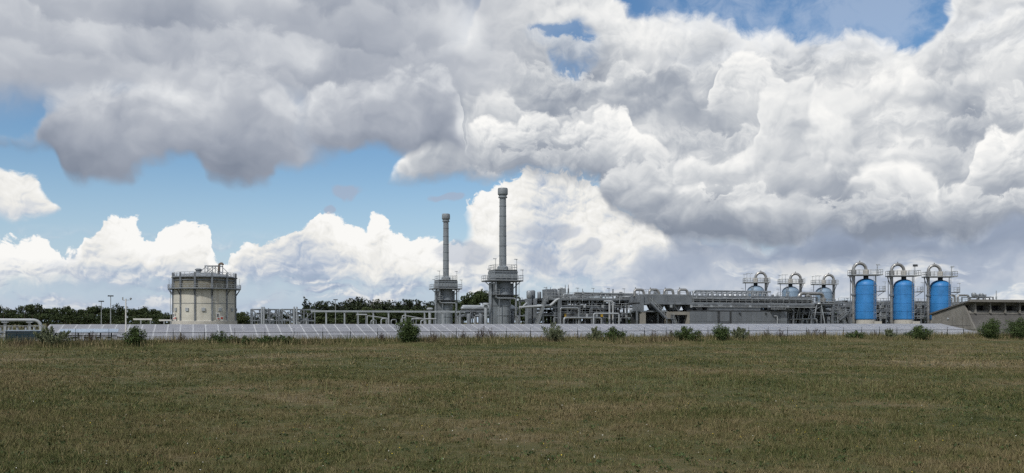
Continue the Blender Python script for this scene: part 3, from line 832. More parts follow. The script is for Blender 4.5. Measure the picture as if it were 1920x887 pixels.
# ------------------------------------------------------------------ two exhaust stacks (the second one copies the first, further back)
def stack(s, d, label):
    t = thing('exhaust_stack', label, 'chimney', s, d, 'exhaust stacks')
    k = depth(s, d) / F_PX
    hz = lambda y: EYE + (604 - y) * k
    zbody = hz(527)
    MB().lathe([(1.95, 0), (1.95, 0.6), (1.75, 0.65), (1.75, hz(557)), (1.83, hz(556.8)), (1.83, hz(556)), (1.75, hz(555.8)), (1.75, zbody)], 0, 0, 28).build('lower_body', M_stack, t, True)
    for y in (592, 574, 541):
        MB().lathe([(1.76, hz(y)), (1.85, hz(y) + 0.02), (1.85, hz(y) + 0.14), (1.76, hz(y) + 0.16)], 0, 0, 28, False).build('flange', M_stack, t)
    MB().box(-2.9, -1.5, -0.9, 0.9, 0, zbody - 0.4).build('side_duct', M_stack, t)
    MB().box(-2.95, -1.45, -0.95, 0.95, hz(574), hz(573)).build('duct_flange', M_steel, t)
    MB().box(1.55, 2.3, -0.6, 0.6, hz(560), zbody - 0.5).build('junction_box', M_stack, t)
    # silencer block with ribs
    zb0, zb1 = zbody, hz(508.5)
    MB().box(-2.55, 2.55, -2.2, 2.2, zb0 + 0.1, zb1).build('silencer_block', M_stack, t)
    for i in range(7):
        x = -2.55 + i * 0.85
        MB().box(x - 0.05, x + 0.05, -2.28, 2.28, zb0 + 0.12, zb1 - 0.02).build('rib', M_stack, t)
    for z in (zb0 + 0.5, zb1 - 0.4):
        MB().box(-2.66, 2.66, -2.34, 2.34, z, z + 0.14).build('band', M_steel, t)
    # main platform under the block, top platform over it, lower gallery
    def platform(z, x0, x1, y0, y1, name, rail=True):
        MB().box(x0, x1, y0, y1, z - 0.16, z).build(name, M_dark, t)
        if rail:
            MB().rail([(x0 + .05, y0 + .05, z), (x1 - .05, y0 + .05, z), (x1 - .05, y1 - .05, z), (x0 + .05, y1 - .05, z)], 1.15, 1.3, 0.035, True).build('railing', M_galv, t)
    platform(zb0, -4.0, 3.7, -2.9, 2.7, 'walkway')
    platform(zb1 + 0.16, -2.5, 2.5, -2.3, 2.3, 'top_platform')
    platform(hz(553), -2.9, 2.9, -2.6, 2.0, 'gallery', False)
    MB().rail([(-2.9, -2.6, hz(553)), (-1.6, -2.6, hz(553))], 1.1, 1.2, 0.035).build('railing', M_galv, t)
    for x in (-3.4, 3.2):
        MB().beam((x, -2.5, zb0 - 0.1), (x * 0.52, -1.4, zb0 - 1.9), 0.16).build('bracket', M_steel, t)
        MB().beam((x, 1.8, zb0 - 0.1), (x * 0.52, 1.0, zb0 - 1.9), 0.16).build('bracket', M_steel, t)
    # shaft with flanged sections
    ztop = hz(353); zc0 = hz(367.5)
    z0 = zb1 + 0.1
    MB().lathe([(1.25, z0), (1.2, z0 + 0.8), (0.80, hz(498))], 0, 0, 28).build('shaft_base', M_stack, t, True)
    n = 7
    for i in range(n):
        a, b = hz(498) + (zc0 - hz(498)) * i / n, hz(498) + (zc0 - hz(498)) * (i + 1) / n
        r0, r1 = 0.80 - 0.012 * i, 0.80 - 0.012 * (i + 1)
        MB().lathe([(r0, a), (r1, b - 0.10), (r1 + 0.07, b - 0.09), (r1 + 0.07, b - 0.01), (r1, b)], 0, 0, 28).build('shaft_section', M_stack, t, True)
    MB().lathe([(0.75, zc0 - 0.45), (0.98, zc0 - 0.42), (0.98, zc0 - 0.2), (0.85, zc0 - 0.18), (0.85, zc0 + 0.1), (1.08, zc0 + 0.3), (1.1, zc0 + 0.35), (1.1, ztop - 0.25), (1.0, ztop), (0.85, ztop), (0.85, ztop - 0.5)], 0, 0, 28).build('cap', M_stack, t, True)
    for dx_ in (-0.85, -0.6):
        MB().beam((dx_, -0.9, z0), (dx_, -0.75, z0 + 2.6), 0.06).build('ladder_rail', M_galv, t)
    # pipework round the body
    zg = hz(560)
    MB().tube(fillet([(-2.35, -2.3, zb0 - 0.3), (-2.35, -2.3, zg), (2.2, -2.3, zg), (2.2, -2.3, hz(593)), (2.7, -2.3, hz(594)), (2.7, -2.3, 0)], 0.6, 5), 0.22, 10).build('pipe', M_pipe, t, True)
    MB().tube([(2.65, -1.2, 0), (2.65, -1.2, hz(509))], 0.19, 10).build('standpipe', M_pipe, t, True)
    MB().tube([(-1.6, -2.35, 0), (-1.6, -2.35, hz(562))], 0.09, 8).build('pipe', M_pipe, t, True)
    MB().tube([(-3.0, -1.1, 0), (-3.0, -1.1, zb0 - 0.2)], 0.1, 8).build('pipe', M_pipe, t, True)
    for x, y, z in ((-3.9, -2.8, zb0), (3.6, -2.8, zb0), (-2.4, -2.2, zb1 + 0.16), (2.4, -2.2, zb1 + 0.16), (-2.85, -2.5, hz(553)), (2.85, -2.5, hz(553))):
        lp = MB().beam((x, y, z), (x, y, z + 2.3), 0.08).build('lamp_post', M_galv, t)
        MB().box(x - 0.55, x + 0.2, y - 0.1, y + 0.1, z + 2.26, z + 2.40).build('lamp', M_pale, lp)
    # base equipment
    MB().box(-3.6, -2.95, -1.4, 1.4, 0, 1.6).build('control_box', M_pale, t)
    MB().box(2.85, 5.4, -1.6, 1.2, 0, 1.35).build('fan_housing', M_mid, t)
    MB().tube([(2.0, 0.4, 1.0), (4.2, 0.4, 1.0)], 0.55, 14).build('inlet_duct', M_stain, t, True)
    return t
st1 = stack(32.6, 97.3, 'tall grey exhaust stack nearest the process modules, rising from a platformed silencer')
st2 = copy_tree(st1)
st2.location = P3(32.9, 145.0)
st2['label'] = 'tall grey exhaust stack standing behind the long pipe rack, by the pine wood'

# mushroom-capped vent stacks
for x, ytop, d, lab in ((806, 577, 128.0, 'mushroom-capped vent pipe beside the exhaust stack at the pine wood'), (911, 568, 96.0, 'mushroom-capped vent pipe beside the exhaust stack at the process modules')):
    s = s_at(x, d); h = z_at(ytop, s, d)
    t = thing('vent_pipe', lab, 'vent', s, d, 'vent pipes')
    MB().lathe([(0.5, 0), (0.5, 0.3), (0.36, 0.35), (0.36, h - 0.9), (0.45, h - 0.85), (0.45, h - 0.7), (0.36, h - 0.66), (0.36, h - 0.3)], 0, 0, 14).build('pipe', M_pale, t, True)
    MB().lathe([(0.40, h - 0.5), (0.82, h - 0.45), (0.82, h - 0.2), (0.5, h), (0.05, h + 0.02)], 0, 0, 16).build('cap', M_pale, t, True)
    MB().box(-0.75, 0.75, -0.75, 0.75, 1.6, 1.72).build('collar', M_steel, t)
# ------------------------------------------------------------------ steel process modules
def steel_bay(t, x0, x1, y0, y1, levels, cols, rows=2, w=0.28, m=None, brace=True):
    """columns, beams at each level and some bracing; all pieces are parts of t"""
    m = m or M_steel
    top = levels[-1]
    ys = [y0 + (y1 - y0) * j / (rows - 1) for j in range(rows)]
    xs = [x0 + (x1 - x0) * i / (cols - 1) for i in range(cols)]
    for x in xs:
        for y in ys:
            MB().box(x - w / 2, x + w / 2, y - w / 2, y + w / 2, 0, top).build('column', m, t)
    for z in levels:
        for y in ys:
            MB().box(x0, x1, y - w * 0.35, y + w * 0.35, z - w, z - 0.02).build('beam', m, t)
        for x in xs:
            MB().box(x - w * 0.3, x + w * 0.3, y0, y1, z - w * 0.9, z - 0.05).build('cross_beam', m, t)
    if brace:
        for i in range(cols - 1):
            if i % 2 == 0:
                za = levels[0] if len(levels) > 1 else 0.0
                a, b = xs[i], xs[i + 1]
                if i % 4 == 0: a, b = b, a
                MB().beam((a, y0 - 0.1, za), (b, y0 - 0.1, top - 0.3), w * 0.6).build('brace', m, t)
    return xs, ys

def pipe_run(t, pts, r, m=None, name='pipe', seg=10, rad=None):
    return MB().tube(fillet(pts, rad if rad else max(0.35, r * 2.2), 4), r, seg).build(name, m or M_pipe, t, True)

def fill_pipes(t, x0, x1, y0, y1, zs, n, seed, rmin=0.06, rmax=0.2, mats=None):
    """runs of process pipe lying on the beams at the heights zs, some of them turning down to the ground"""
    q = random.Random(seed)
    mats = mats or [M_pipe, M_steel, M_dark, M_mid, M_pale]
    for i in range(n):
        z = q.choice(zs) + q.uniform(0.05, 0.3)
        r = q.uniform(rmin, rmax)
        m = q.choice(mats)
        if q.random() < 0.68:
            a = q.uniform(x0, x0 + (x1 - x0) * 0.55); b = q.uniform(a + (x1 - x0) * 0.2, x1)
            y = q.uniform(y0, y1)
            p = [(a, y, z), (b, y, z)]
            if q.random() < 0.55: p = [(a, y, 0.0)] + p
            if q.random() < 0.45: p = p + [(b, y, 0.0)]
            elif q.random() < 0.3: p = p + [(b, y, z + q.uniform(0.6, 1.4))]
        else:
            x = q.uniform(x0, x1)
            p = [(x, y0, 0.0), (x, y0, z), (x, y1, z)] if q.random() < 0.5 else [(x, y0, z), (x, y1, z), (x, y1, 0.0)]
        pipe_run(t, p, r, m)

def drum(t, x, y, z0, r, h, m=None, name='drum', seg=16):
    return MB().lathe([(r * 0.5, z0), (r * 0.9, z0 + r * 0.18), (r, z0 + r * 0.4), (r, z0 + h - r * 0.4), (r * 0.9, z0 + h - r * 0.18), (r * 0.5, z0 + h)], x, y, seg).build(name, m or M_steel, t, True)

def hdrum(t, x0, x1, y, z, r, m=None, name='horizontal_vessel'):
    L = x1 - x0
    prof = [(0.02, 0), (r * 0.6, 0.08 * r), (r * 0.92, 0.35 * r), (r, 0.6 * r), (r, L - 0.6 * r), (r * 0.92, L - 0.35 * r), (r * 0.6, L - 0.08 * r), (0.02, L)]
    b = MB().lathe(prof, 0, 0, 16)
    b.v = [(x0 + v[2], y + v[0], z + v[1]) for v in b.v]
    o = b.build(name, m or M_pipe, t, True)
    for f in (0.2, 0.8):
        MB().box(x0 + L * f - 0.15, x0 + L * f + 0.15, y - r * 0.7, y + r * 0.7, max(0, z - r - 1.2), z - r * 0.6).build('saddle', M_steel, t)
    return o

def stairs(t, a, b, width=0.9, n=12, m=None):
    """flight between a (foot) and b (head): stringers, treads, handrails"""
    m = m or M_steel
    a, b = Vector(a), Vector(b)
    h = Vector((b.x - a.x, b.y - a.y, 0)).normalized()
    side = Vector((-h.y, h.x, 0)) * width / 2
    root = MB().beam(a + side, b + side, 0.08, 0.28).beam(a - side, b - side, 0.08, 0.28).build('stair', m, t)
    for i in range(1, n):
        p = a.lerp(b, i / n)
        MB().beam(p - side, p + side, 0.26, 0.05).build('tread', m, root)
    for sg in (-1, 1):
        r = MB()
        for hh in (0.55, 1.05):
            r.beam(a + side * sg + Vector((0, 0, hh)), b + side * sg + Vector((0, 0, hh)), 0.07)
        for i in range(0, n + 1, 3):
            p = a.lerp(b, i / n) + side * sg
            r.beam(p, p + Vector((0, 0, 1.05)), 0.06)
        r.build('handrail', M_galv, root)
    return root

# ---- module A: open pipe module right of the stacks
DA = 75.0
sA0, sA1 = s_at(988, DA), s_at(1197, DA)
tA = thing('process_module', 'open steel process module crowded with pipes and silencers beside the tall stacks', 'process plant', sA0, DA)
LA = sA1 - sA0
xa = lambda x: s_at(x, DA) - sA0
za = lambda y, x=1090: z_at(y, s_at(x, DA), DA)
zd = za(561)
steel_bay(tA, xa(1018), LA, 0, 13, [za(590), za(574), zd], 9, 3)
MB().box(xa(1016), LA + 0.2, -0.5, 13.4, zd, zd + 0.12).build('deck', M_dark, tA)
MB().box(xa(1016), LA, -0.56, -0.42, zd - 0.2, zd + 0.12).build('edge_beam', M_steel, tA)
MB().rail([(xa(1016), -0.4, zd + 0.12), (LA, -0.4, zd + 0.12)], 1.1, 1.7, 0.035).build('railing', M_galv, tA)
fill_pipes(tA, xa(1020), LA, 0.6, 12, [0.8, za(590), za(574)], 46, 3)
fill_pipes(tA, xa(1060), LA, 1.0, 12, [zd + 0.5, zd + 0.9], 16, 4, 0.07, 0.16, [M_pipe, M_pale, M_pipe, M_steel])
fill_pipes(tA, xa(1022), LA, 6, 12.5, [za(583), za(568)], 22, 14, 0.1, 0.3, [M_dark, M_steel, M_mid])
for i, (x, y0_, y1_, r) in enumerate(((1000, 545, 566, 0.55), (1010, 544, 566, 0.5), (1026, 546, 560, 0.4), (1047, 541, 560, 0.62), (1059, 543, 561, 0.3), (1105, 549, 561, 0.4), (1168, 547, 561, 0.45))):
    z0, z1 = (za(y0_), zd + 0.1)
    drum(tA, xa(x), 2.2 + (i % 3), z1 - 0.02, r, z0 - z1, M_mid if i % 2 else M_pipe, 'silencer')
for x in (1000, 1010):       # pedestals of the two silencers left of the deck
    MB().box(xa(x) - 0.35, xa(x) + 0.35, 1.8, 3.6, 0, zd + 0.1).build('pedestal', M_steel, tA)
MB().box(xa(1031), xa(1043), 1.5, 4.0, zd + 0.12, za(542.5)).build('filter_box', M_mid, tA)
MB().box(xa(1064), xa(1072), 3.0, 5.0, zd + 0.12, za(540)).build('filter_box', M_pipe, tA)
for x, y in ((1038, 537), (1045, 538), (1073, 533), (1079, 532.5), (1106, 540)):
    MB().lathe([(0.16, zd), (0.16, za(y + 8)), (0.07, za(y + 7)), (0.05, za(y))], xa(x), 3.5, 8).build('vent_mast', M_dark, tA, True)
pipe_run(tA, [(xa(1080), 1.2, zd), (xa(1080), 1.2, za(549)), (LA + 0.5, 1.2, za(550.5)), (LA + 0.5, 1.2, zd)], 0.22, M_pipe)
pipe_run(tA, [(xa(1064), 2.0, zd), (xa(1064), 2.0, za(551.5)), (LA - 0.3, 2.0, za(553)), (LA - 0.3, 2.0, zd)], 0.15, M_pale)
for x in (1098, 1133, 1168, 1171):
    MB().lathe([(0.25, zd), (0.25, za(551)), (0.45, za(550.8)), (0.45, za(548)), (0.18, za(547.5)), (0.18, za(546))], xa(x), 1.3, 10).build('valve', M_pipe, tA, True)
# pale pipes on the front face
for x in (1139, 1145.5):
    pipe_run(tA, [(xa(x) - 1.2, -0.9, zd - 0.4), (xa(x), -0.9, zd - 0.4), (xa(x), -0.9, 0.0)], 0.2, M_lag)
pipe_run(tA, [(xa(1106), -1.8, 0), (xa(1106), -1.8, za(588)), (xa(1153), -1.8, za(588)), (xa(1153), -1.8, 0)], 0.17, M_pale)
pipe_run(tA, [(xa(1052), -1.4, 0), (xa(1052), -1.4, za(596)), (xa(1122), -1.4, za(596)), (xa(1122), -1.4, 0)], 0.24, M_pipe)
pipe_run(tA, [(xa(1046), -1.3, 0), (xa(1046), -1.3, za(578)), (xa(1080), -1.3, za(578)), (xa(1080), -1.3, 0)], 0.16, M_pipe)
MB().box(xa(1043.5), xa(1046.5), -0.9, -0.5, 0, za(561)).build('column', M_mid, tA)
MB().box(xa(1047.5), xa(1049.5), -0.9, -0.5, 0, za(561)).build('column', M_mid, tA)
for q, (x1, x2) in enumerate(((1030, 1041), (1036, 1047))):
    pipe_run(tA, [(xa(975), -0.6 + q, za(577)), (xa(x1), -0.6 + q, za(573.5)), (xa(x2), -0.6 + q, za(563)), (xa(x2) + 0.6, -0.6 + q, zd)], 0.26, M_lag)
for q in (0, 1):
    pipe_run(tA, [(xa(992) + 1.2 * q, 3.0, za(574)), (xa(1004) + 1.2 * q, 2.4, za(563)), (xa(1004) + 1.2 * q, 2.4, zd + 0.2)], 0.24, M_pipe)
stairs(tA, (xa(999), -1.0, 0.3), (xa(1020), -1.0, zd), 0.9, 16)
MB().box(xa(996), xa(1001), -1.5, -0.4, 0, 0.3).build('stair_foot', M_conc, tA)
for x0_, x1_, y, z, r in ((1055, 1085, 5, za(582), 0.75), (1090, 1120, 7, za(583), 0.85), (1125, 1150, 4, za(582), 0.7), (1150, 1185, 8, za(581), 0.9)):
    hdrum(tA, xa(x0_), xa(x1_), y, z, r, M_mid)
for x in (1062, 1088, 1113, 1162, 1180):
    drum(tA, xa(x), 3.2, 0, 0.7, za(585), M_dark if int(x) % 2 else M_mid, 'drum')

# ---- exchanger ducts lying between the stack and module A
d0 = 96.0
sx0, sx1 = s_at(876, d0), s_at(988, d0)
t = thing('exchanger_bank', 'long silver exchanger ducts on a low frame between the tall stack and the module', 'exchanger', sx0, d0)
Lx = sx1 - sx0
zz = lambda y: z_at(y, s_at(930, d0), d0)
for j, (y, z, r) in enumerate(((0.0, 578, 0.30), (0.9, 575.5, 0.34), (1.9, 579, 0.3))):
    hdrum(t, 0.3 + j * 0.5, Lx - 0.5 * j, y + 5.8, zz(z), r + 0.15, M_pipe if j != 1 else M_pale, 'duct')
steel_bay(t, 0, Lx, 5, 9, [zz(592), zz(581.5)], 6, 2, 0.2)
fill_pipes(t, 0.5, Lx, 4.2, 8.6, [0.5, zz(592), zz(586)], 24, 9, 0.07, 0.18)
for x in (0.12, 0.32, 0.66, 0.85):
    drum(t, Lx * x, 4.0, 0, 0.5, zz(588), M_mid, 'drum')

# fine site clutter on module A: cable trays, thin lines, valves, lamps
q_ = random.Random(91)
for i in range(26):
    x = q_.uniform(xa(1022), LA); z = q_.choice([za(596), za(587), za(578), za(569), zd + 0.5]); w_ = q_.uniform(1.5, 6.0)
    pipe_run(tA, [(x, -0.5 - 0.2 * (i % 3), z - q_.uniform(0.5, 1.6)), (x, -0.5 - 0.2 * (i % 3), z), (min(LA, x + w_), -0.5 - 0.2 * (i % 3), z)], q_.uniform(0.035, 0.075), q_.choice([M_pipe, M_lag, M_pale, M_steel]), 'thin_pipe', 6, 0.15)
for i in range(16):
    x = q_.uniform(xa(1022), LA)
    zj = za(q_.choice([594, 586, 577]))
    MB().box(x - 0.2, x + 0.2, -0.75, -0.55, zj, zj + 0.6).build('junction_box', q_.choice([M_pale, M_lag, M_dark, M_yel]), tA)
for z in (za(590) + 0.05, za(574) + 0.05):
    MB().rail([(xa(1050), -0.2, z), (LA, -0.2, z)], 1.0, 1.6, 0.03).build('railing', M_galv, tA)
for i in range(7):
    x = xa(1022) + (LA - xa(1022)) * i / 6
    MB().beam((x, -0.4, zd), (x, -0.4, zd + 2.1), 0.06).build('lamp_post', M_galv, tA)
    MB().box(x - 0.4, x + 0.2, -0.5, -0.3, zd + 2.08, zd + 2.2).build('lamp', M_pale, tA)

# ---- module B: cooler deck over the machine house
DB = 70.0
sB0, sB1 = s_at(1199, DB), s_at(1527, DB)
tB = thing('cooler_deck', 'long raised cooler deck with plate girder, fan shrouds and curved ducts', 'process plant', sB0, DB)
LB = sB1 - sB0
xb = lambda x: s_at(x, DB) - sB0
zb = lambda y, x: z_at(y, s_at(x, DB), DB)
zdk = zb(568, 1300)
MB().box(0, LB, 0, 11, zdk - 0.3, zdk).build('deck', M_dark, tB)
MB().box(0, LB, -0.12, 0.0, zdk - 0.34, zdk + 0.05).build('edge_beam', M_steel, tB)
ztop = zdk + 1.55
# plate girder panels along the front, solid at the left end
np_ = 14
for i in range(np_):
    x0_, x1_ = LB * i / np_ + 0.02, LB * (i + 1) / np_ - 0.02
    zb0_ = zdk + (0.05 if i < 4 else 0.72)
    MB().box(x0_, x1_, 0.9 if i >= 4 else 0.05, 1.0 if i >= 4 else 0.15, zb0_, ztop).build('girder_panel', M_mid, tB)
    MB().box(x0_ - 0.08, x0_ + 0.08, -0.05 if i < 4 else 0.75, 0.05 if i < 4 else 0.9, zdk, ztop + 0.05).build('stiffener', M_steel, tB)
MB().box(0, LB, 1.05, 10.5, zdk + 0.02, ztop - 0.3).build('plenum', M_mid, tB)
MB().rail([(xb(1288), 0.1, zdk), (LB, 0.1, zdk)], 1.1, 1.5, 0.035).build('railing', M_galv, tB)
MB().tube([(xb(1262), 0.55, zdk + 0.9), (LB, 0.55, zdk + 0.9)], 0.16, 8).build('pipe', M_pipe, tB, True)
MB().tube([(xb(1262), 0.5, zdk + 0.45), (LB, 0.5, zdk + 0.45)], 0.12, 8).build('pipe', M_dark, tB, True)
# curved ducts on top
for x in (1207, 1235, 1263, 1290):
    c_ = xb(x)
    w = 1.9
    zt_ = zb(542.5, x)
    MB().tube(fillet([(c_ - w / 2, 2.0, ztop - 0.3), (c_ - w / 2, 2.0, zt_), (c_ + w / 2, 2.0, zt_), (c_ + w / 2 + 0.25, 2.0, ztop - 0.3)], 0.55, 6), 0.26, 12).build('curved_duct', M_stain, tB, True)
    MB().lathe([(0.09, zt_ + 0.2), (0.09, zt_ + 0.45)], c_ - w / 2 + 0.2, 2.0, 8).build('nozzle', M_stain, tB)
# manifold on posts
xm0, xm1 = xb(1314), xb(1457)
zm = zb(545.5, 1380)
MB().tube(fillet([(xm0 - 0.6, 2.2, ztop - 0.3), (xm0 - 0.2, 2.2, zm), (xm1, 2.2, zm)], 0.5, 5), 0.2, 10).build('manifold', M_pipe, tB, True)
MB().tube([(xm0, 3.2, zm - 0.35), (xm1, 3.2, zm - 0.35)], 0.16, 10).build('manifold', M_pale, tB, True)
for i in range(15):
    x = xm0 + (xm1 - xm0) * (i + 0.3) / 15
    MB().box(x - 0.16, x + 0.16, 2.05, 2.35, ztop - 0.3, zm - 0.1).build('manifold_post', M_pale, tB)
    drum(tB, x + 0.7, 3.2, ztop - 0.32, 0.3, 0.75, M_dark if i % 3 else M_steel, 'fan_motor', 10)
# fan shrouds hanging below the deck
for i in range(9):
    x = LB * (0.12 + 0.095 * i)
    MB().lathe([(1.75, zdk - 0.3), (1.75, zdk - 0.55), (1.35, zdk - 1.35), (1.3, zdk - 1.5)], x, 2.6, 20).build('fan_shroud', M_mid if i % 2 else M_steel, tB, True)
# legs and bracing
for i in range(10):
    x = LB * i / 9
    for y in (1.0, 10.0):
        MB().box(x - 0.16, x + 0.16, y - 0.16, y + 0.16, 0 if (x < xb(1292) or x > xb(1478) or y > 5) else zb(583, 1380), zdk - 0.3).build('leg', M_steel, tB)
    if x > 0.5:
        MB().beam((x, 0.4, zdk - 1.9), (x - 1.6, 0.2, zdk - 0.4), 0.15).build('brace', M_steel, tB)
fill_pipes(tB, xb(1204), LB, 3.5, 9.8, [0.6, 2.2, zdk - 1.6], 34, 21, 0.08, 0.24, [M_dark, M_steel, M_mid, M_pipe])
# concrete legs at the left end and the portal
MB().box(xb(1202), xb(1209.5), -0.3, 0.6, 0, zb(585, 1205)).build('concrete_leg', M_conc, tB)
MB().box(xb(1200), xb(1250), -0.35, 4.0, zb(585, 1205), zb(582.5, 1205)).build('landing_slab', M_steel, tB)
MB().box(xb(1248), xb(1255), -0.5, 0.5, 0, zb(584.3, 1270)).build('concrete_leg', M_conc, tB)
MB().box(xb(1286.5), xb(1292.5), -0.5, 0.5, 0, zb(590.5, 1270)).build('concrete_leg', M_conc, tB)
MB().box(xb(1255), xb(1292.5), -0.5, 0.5, zb(590.4, 1270), zb(584.3, 1270)).build('concrete_lintel', M_conc, tB)
MB().box(xb(1202), xb(1292), 4.2, 4.5, 0, zb(585, 1240)).build('back_wall', M_dark, tB)
MB().box(xb(1215), xb(1246), 1.6, 3.6, 0.0, 1.5).build('pump_skid', M_dark, tB)
stairs(tB, (xb(1243), -1.1, zb(596.5, 1240)), (xb(1214), -1.1, zdk), 0.9, 16)
MB().box(xb(1241), xb(1256), -1.7, -0.55, zb(598, 1240), zb(596.8, 1240)).build('stair_landing', M_steel, tB)
for x in (1243, 1254):
    MB().box(xb(x) - 0.07, xb(x) + 0.07, -1.6, -1.46, 0, zb(598, 1240)).build('landing_post', M_steel, tB)
stairs(tB, (xb(1266), -1.1, 0.0), (xb(1255), -1.1, zb(597, 1240)), 0.9, 6)
MB().box(xb(1199), xb(1206), -0.3, 3.0, zb(583, 1205), zdk + 1.5).build('end_panel', M_mid, tB)
# hanging gallery at the right part
g0, g1 = xb(1438), xb(1465)
MB().box(g0, g1, -1.5, -0.15, zb(581, 1450), zb(580, 1450)).build('gallery', M_dark, tB)
MB().rail([(g0, -1.45, zb(580, 1450)), (g1, -1.45, zb(580, 1450))], 1.1, 0.7, 0.035).build('railing', M_galv, tB)
for x in (g0 + 0.1, g1 - 0.1):
    MB().beam((x, -0.2, zdk - 0.3), (x, -0.2, zb(580.5, 1450)), 0.12).build('hanger', M_steel, tB)

# fine clutter on the deck
q_ = random.Random(17)
MB().rail([(0, 0.2, ztop + 0.02), (xb(1290), 0.2, ztop + 0.02)], 1.0, 1.5, 0.03).build('railing', M_galv, tB)
for i in range(22):
    x = q_.uniform(xb(1262), LB - 2)
    pipe_run(tB, [(x, 0.75, zdk), (x, 0.75, zdk + q_.uniform(0.4, 1.4)), (x + q_.uniform(0.8, 2.5), 0.75, zdk + q_.uniform(0.9, 1.5))], q_.uniform(0.04, 0.09), q_.choice([M_pipe, M_lag, M_steel, M_pale]), 'thin_pipe', 6, 0.15)
for i in range(18):
    x = q_.uniform(xb(1210), LB - 1)
    drum(tB, x, q_.uniform(3.8, 8.0), ztop - 0.32, q_.uniform(0.15, 0.35), q_.uniform(0.6, 1.3), q_.choice([M_pipe, M_mid, M_lag]), 'vent_head', 10)
for i in range(9):
    x = LB * (i + 0.5) / 9
    MB().box(x - 0.25, x + 0.25, -0.3, -0.13, zdk - 0.95, zdk - 0.4).build('junction_box', q_.choice([M_pale, M_dark, M_lag]), tB)
    MB().beam((x + 0.5, 0.15, zdk), (x + 0.5, 0.15, zdk + 2.3), 0.06).build('lamp_post', M_galv, tB)
    MB().box(x + 0.1, x + 0.7, 0.05, 0.25, zdk + 2.28, zdk + 2.4).build('lamp', M_pale, tB)
MB().tube([(xb(1295), -0.35, zdk - 0.75), (LB, -0.35, zdk - 0.75)], 0.07, 8).build('pipe', M_lag, tB, True)
MB().tube([(xb(1295), -0.3, zdk - 0.5), (LB, -0.3, zdk - 0.5)], 0.045, 6).build('pipe', M_pale, tB, True)

# ---- machine house below the deck: separate wall panels
DH = 69.4
h0, h1 = s_at(1293.5, DH), s_at(1476, DH)
t = thing('machine_house', 'flat-roofed machine house of dark grey wall panels under the cooler deck', 'building', h0, DH)
LH = h1 - h0
xh = lambda x: s_at(x, DH) - h0
zh = z_at(583.2, s_at(1385, DH), DH)
MB().box(0.05, LH - 0.05, 0.08, 10.5, 0, zh - 0.05).build('core', M_clad, t)
MB().box(-0.1, LH + 0.1, -0.08, 10.6, zh - 0.03, zh + 0.12).build('roof', M_dark, t)
edges = [1293.5, 1308, 1324, 1340, 1345]
np1 = 5
def wall_panels(xs, zs, skip=()):
    for i in range(len(xs) - 1):
        for j in range(len(zs) - 1):
            if (i, j) in skip: continue
            MB().box(xs[i] + 0.012, xs[i + 1] - 0.012, -0.02, 0.09, zs[j] + 0.012, zs[j + 1] - 0.012).build('wall_panel', M_clad, t)
zs_ = [0.15, zh * 0.52, zh - 0.03]
xs1 = [xh(1293.5) + (xh(1345) - xh(1293.5)) * i / 5 for i in range(6)]
wall_panels(xs1, zs_)
xs2 = [xh(1350) + (xh(1368) - xh(1350)) * i / 2 for i in range(3)]
wall_panels(xs2, zs_, {(0, 0), (1, 0)})
xs3 = [xh(1371.5) + (xh(1456) - xh(1371.5)) * i / 9 for i in range(10)]
wall_panels(xs3, zs_)
xs4 = [xh(1463), xh(1476)]
wall_panels(xs4, zs_)
for x in (1347.5, 1369.8):
    MB().box(xh(x) - 0.12, xh(x) + 0.12, -0.12, 0.1, 0, zh + 0.02).build('downpipe', M_dark, t)
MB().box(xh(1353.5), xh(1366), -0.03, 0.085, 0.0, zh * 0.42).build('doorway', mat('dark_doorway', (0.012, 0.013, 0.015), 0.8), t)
MB().box(xh(1356), xh(1363), -0.06, -0.031, 0.0, zh * 0.25).build('roller_shutter', M_pale, t)
MB().box(xh(1353.0), xh(1366.5), -0.14, -0.02, zh * 0.42, zh * 0.46).build('door_head', M_dark, t)
for x in (1385, 1434):
    MB().box(xh(x), xh(x) + 0.35, -0.3, -0.02, zh - 0.55, zh - 0.33).build('wall_lamp', M_dark, t)
MB().tube(fillet([(xh(1451), -0.35, zh - 1.0), (xh(1455.5), -0.35, zh - 1.0), (xh(1455.5), -0.35, 0)], 0.35, 5), 0.11, 10).build('vent_pipe', M_lag, t, True)
MB().tube([(xh(1451), 0.05, zh - 1.0), (xh(1451), -0.35, zh - 1.0)], 0.11, 10).build('vent_outlet', M_lag, t, True)
for x, w in ((1316, 1.0), (1353, 0.9)):
    MB().box(xh(x) - w / 2, xh(x) + w / 2, 0.6, 1.8, zh + 0.12, zh + 1.1).build('roof_fan', M_dark, t)
    MB().box(xh(x) - w / 2 - 0.1, xh(x) + w / 2 + 0.1, 0.5, 1.9, zh + 1.1, zh + 1.25).build('fan_cover', M_lag, t)
MB().box(xh(1331), xh(1428), 0.4, 2.2, zh + 0.122, zh + 0.75).build('roof_duct', M_mid, t)

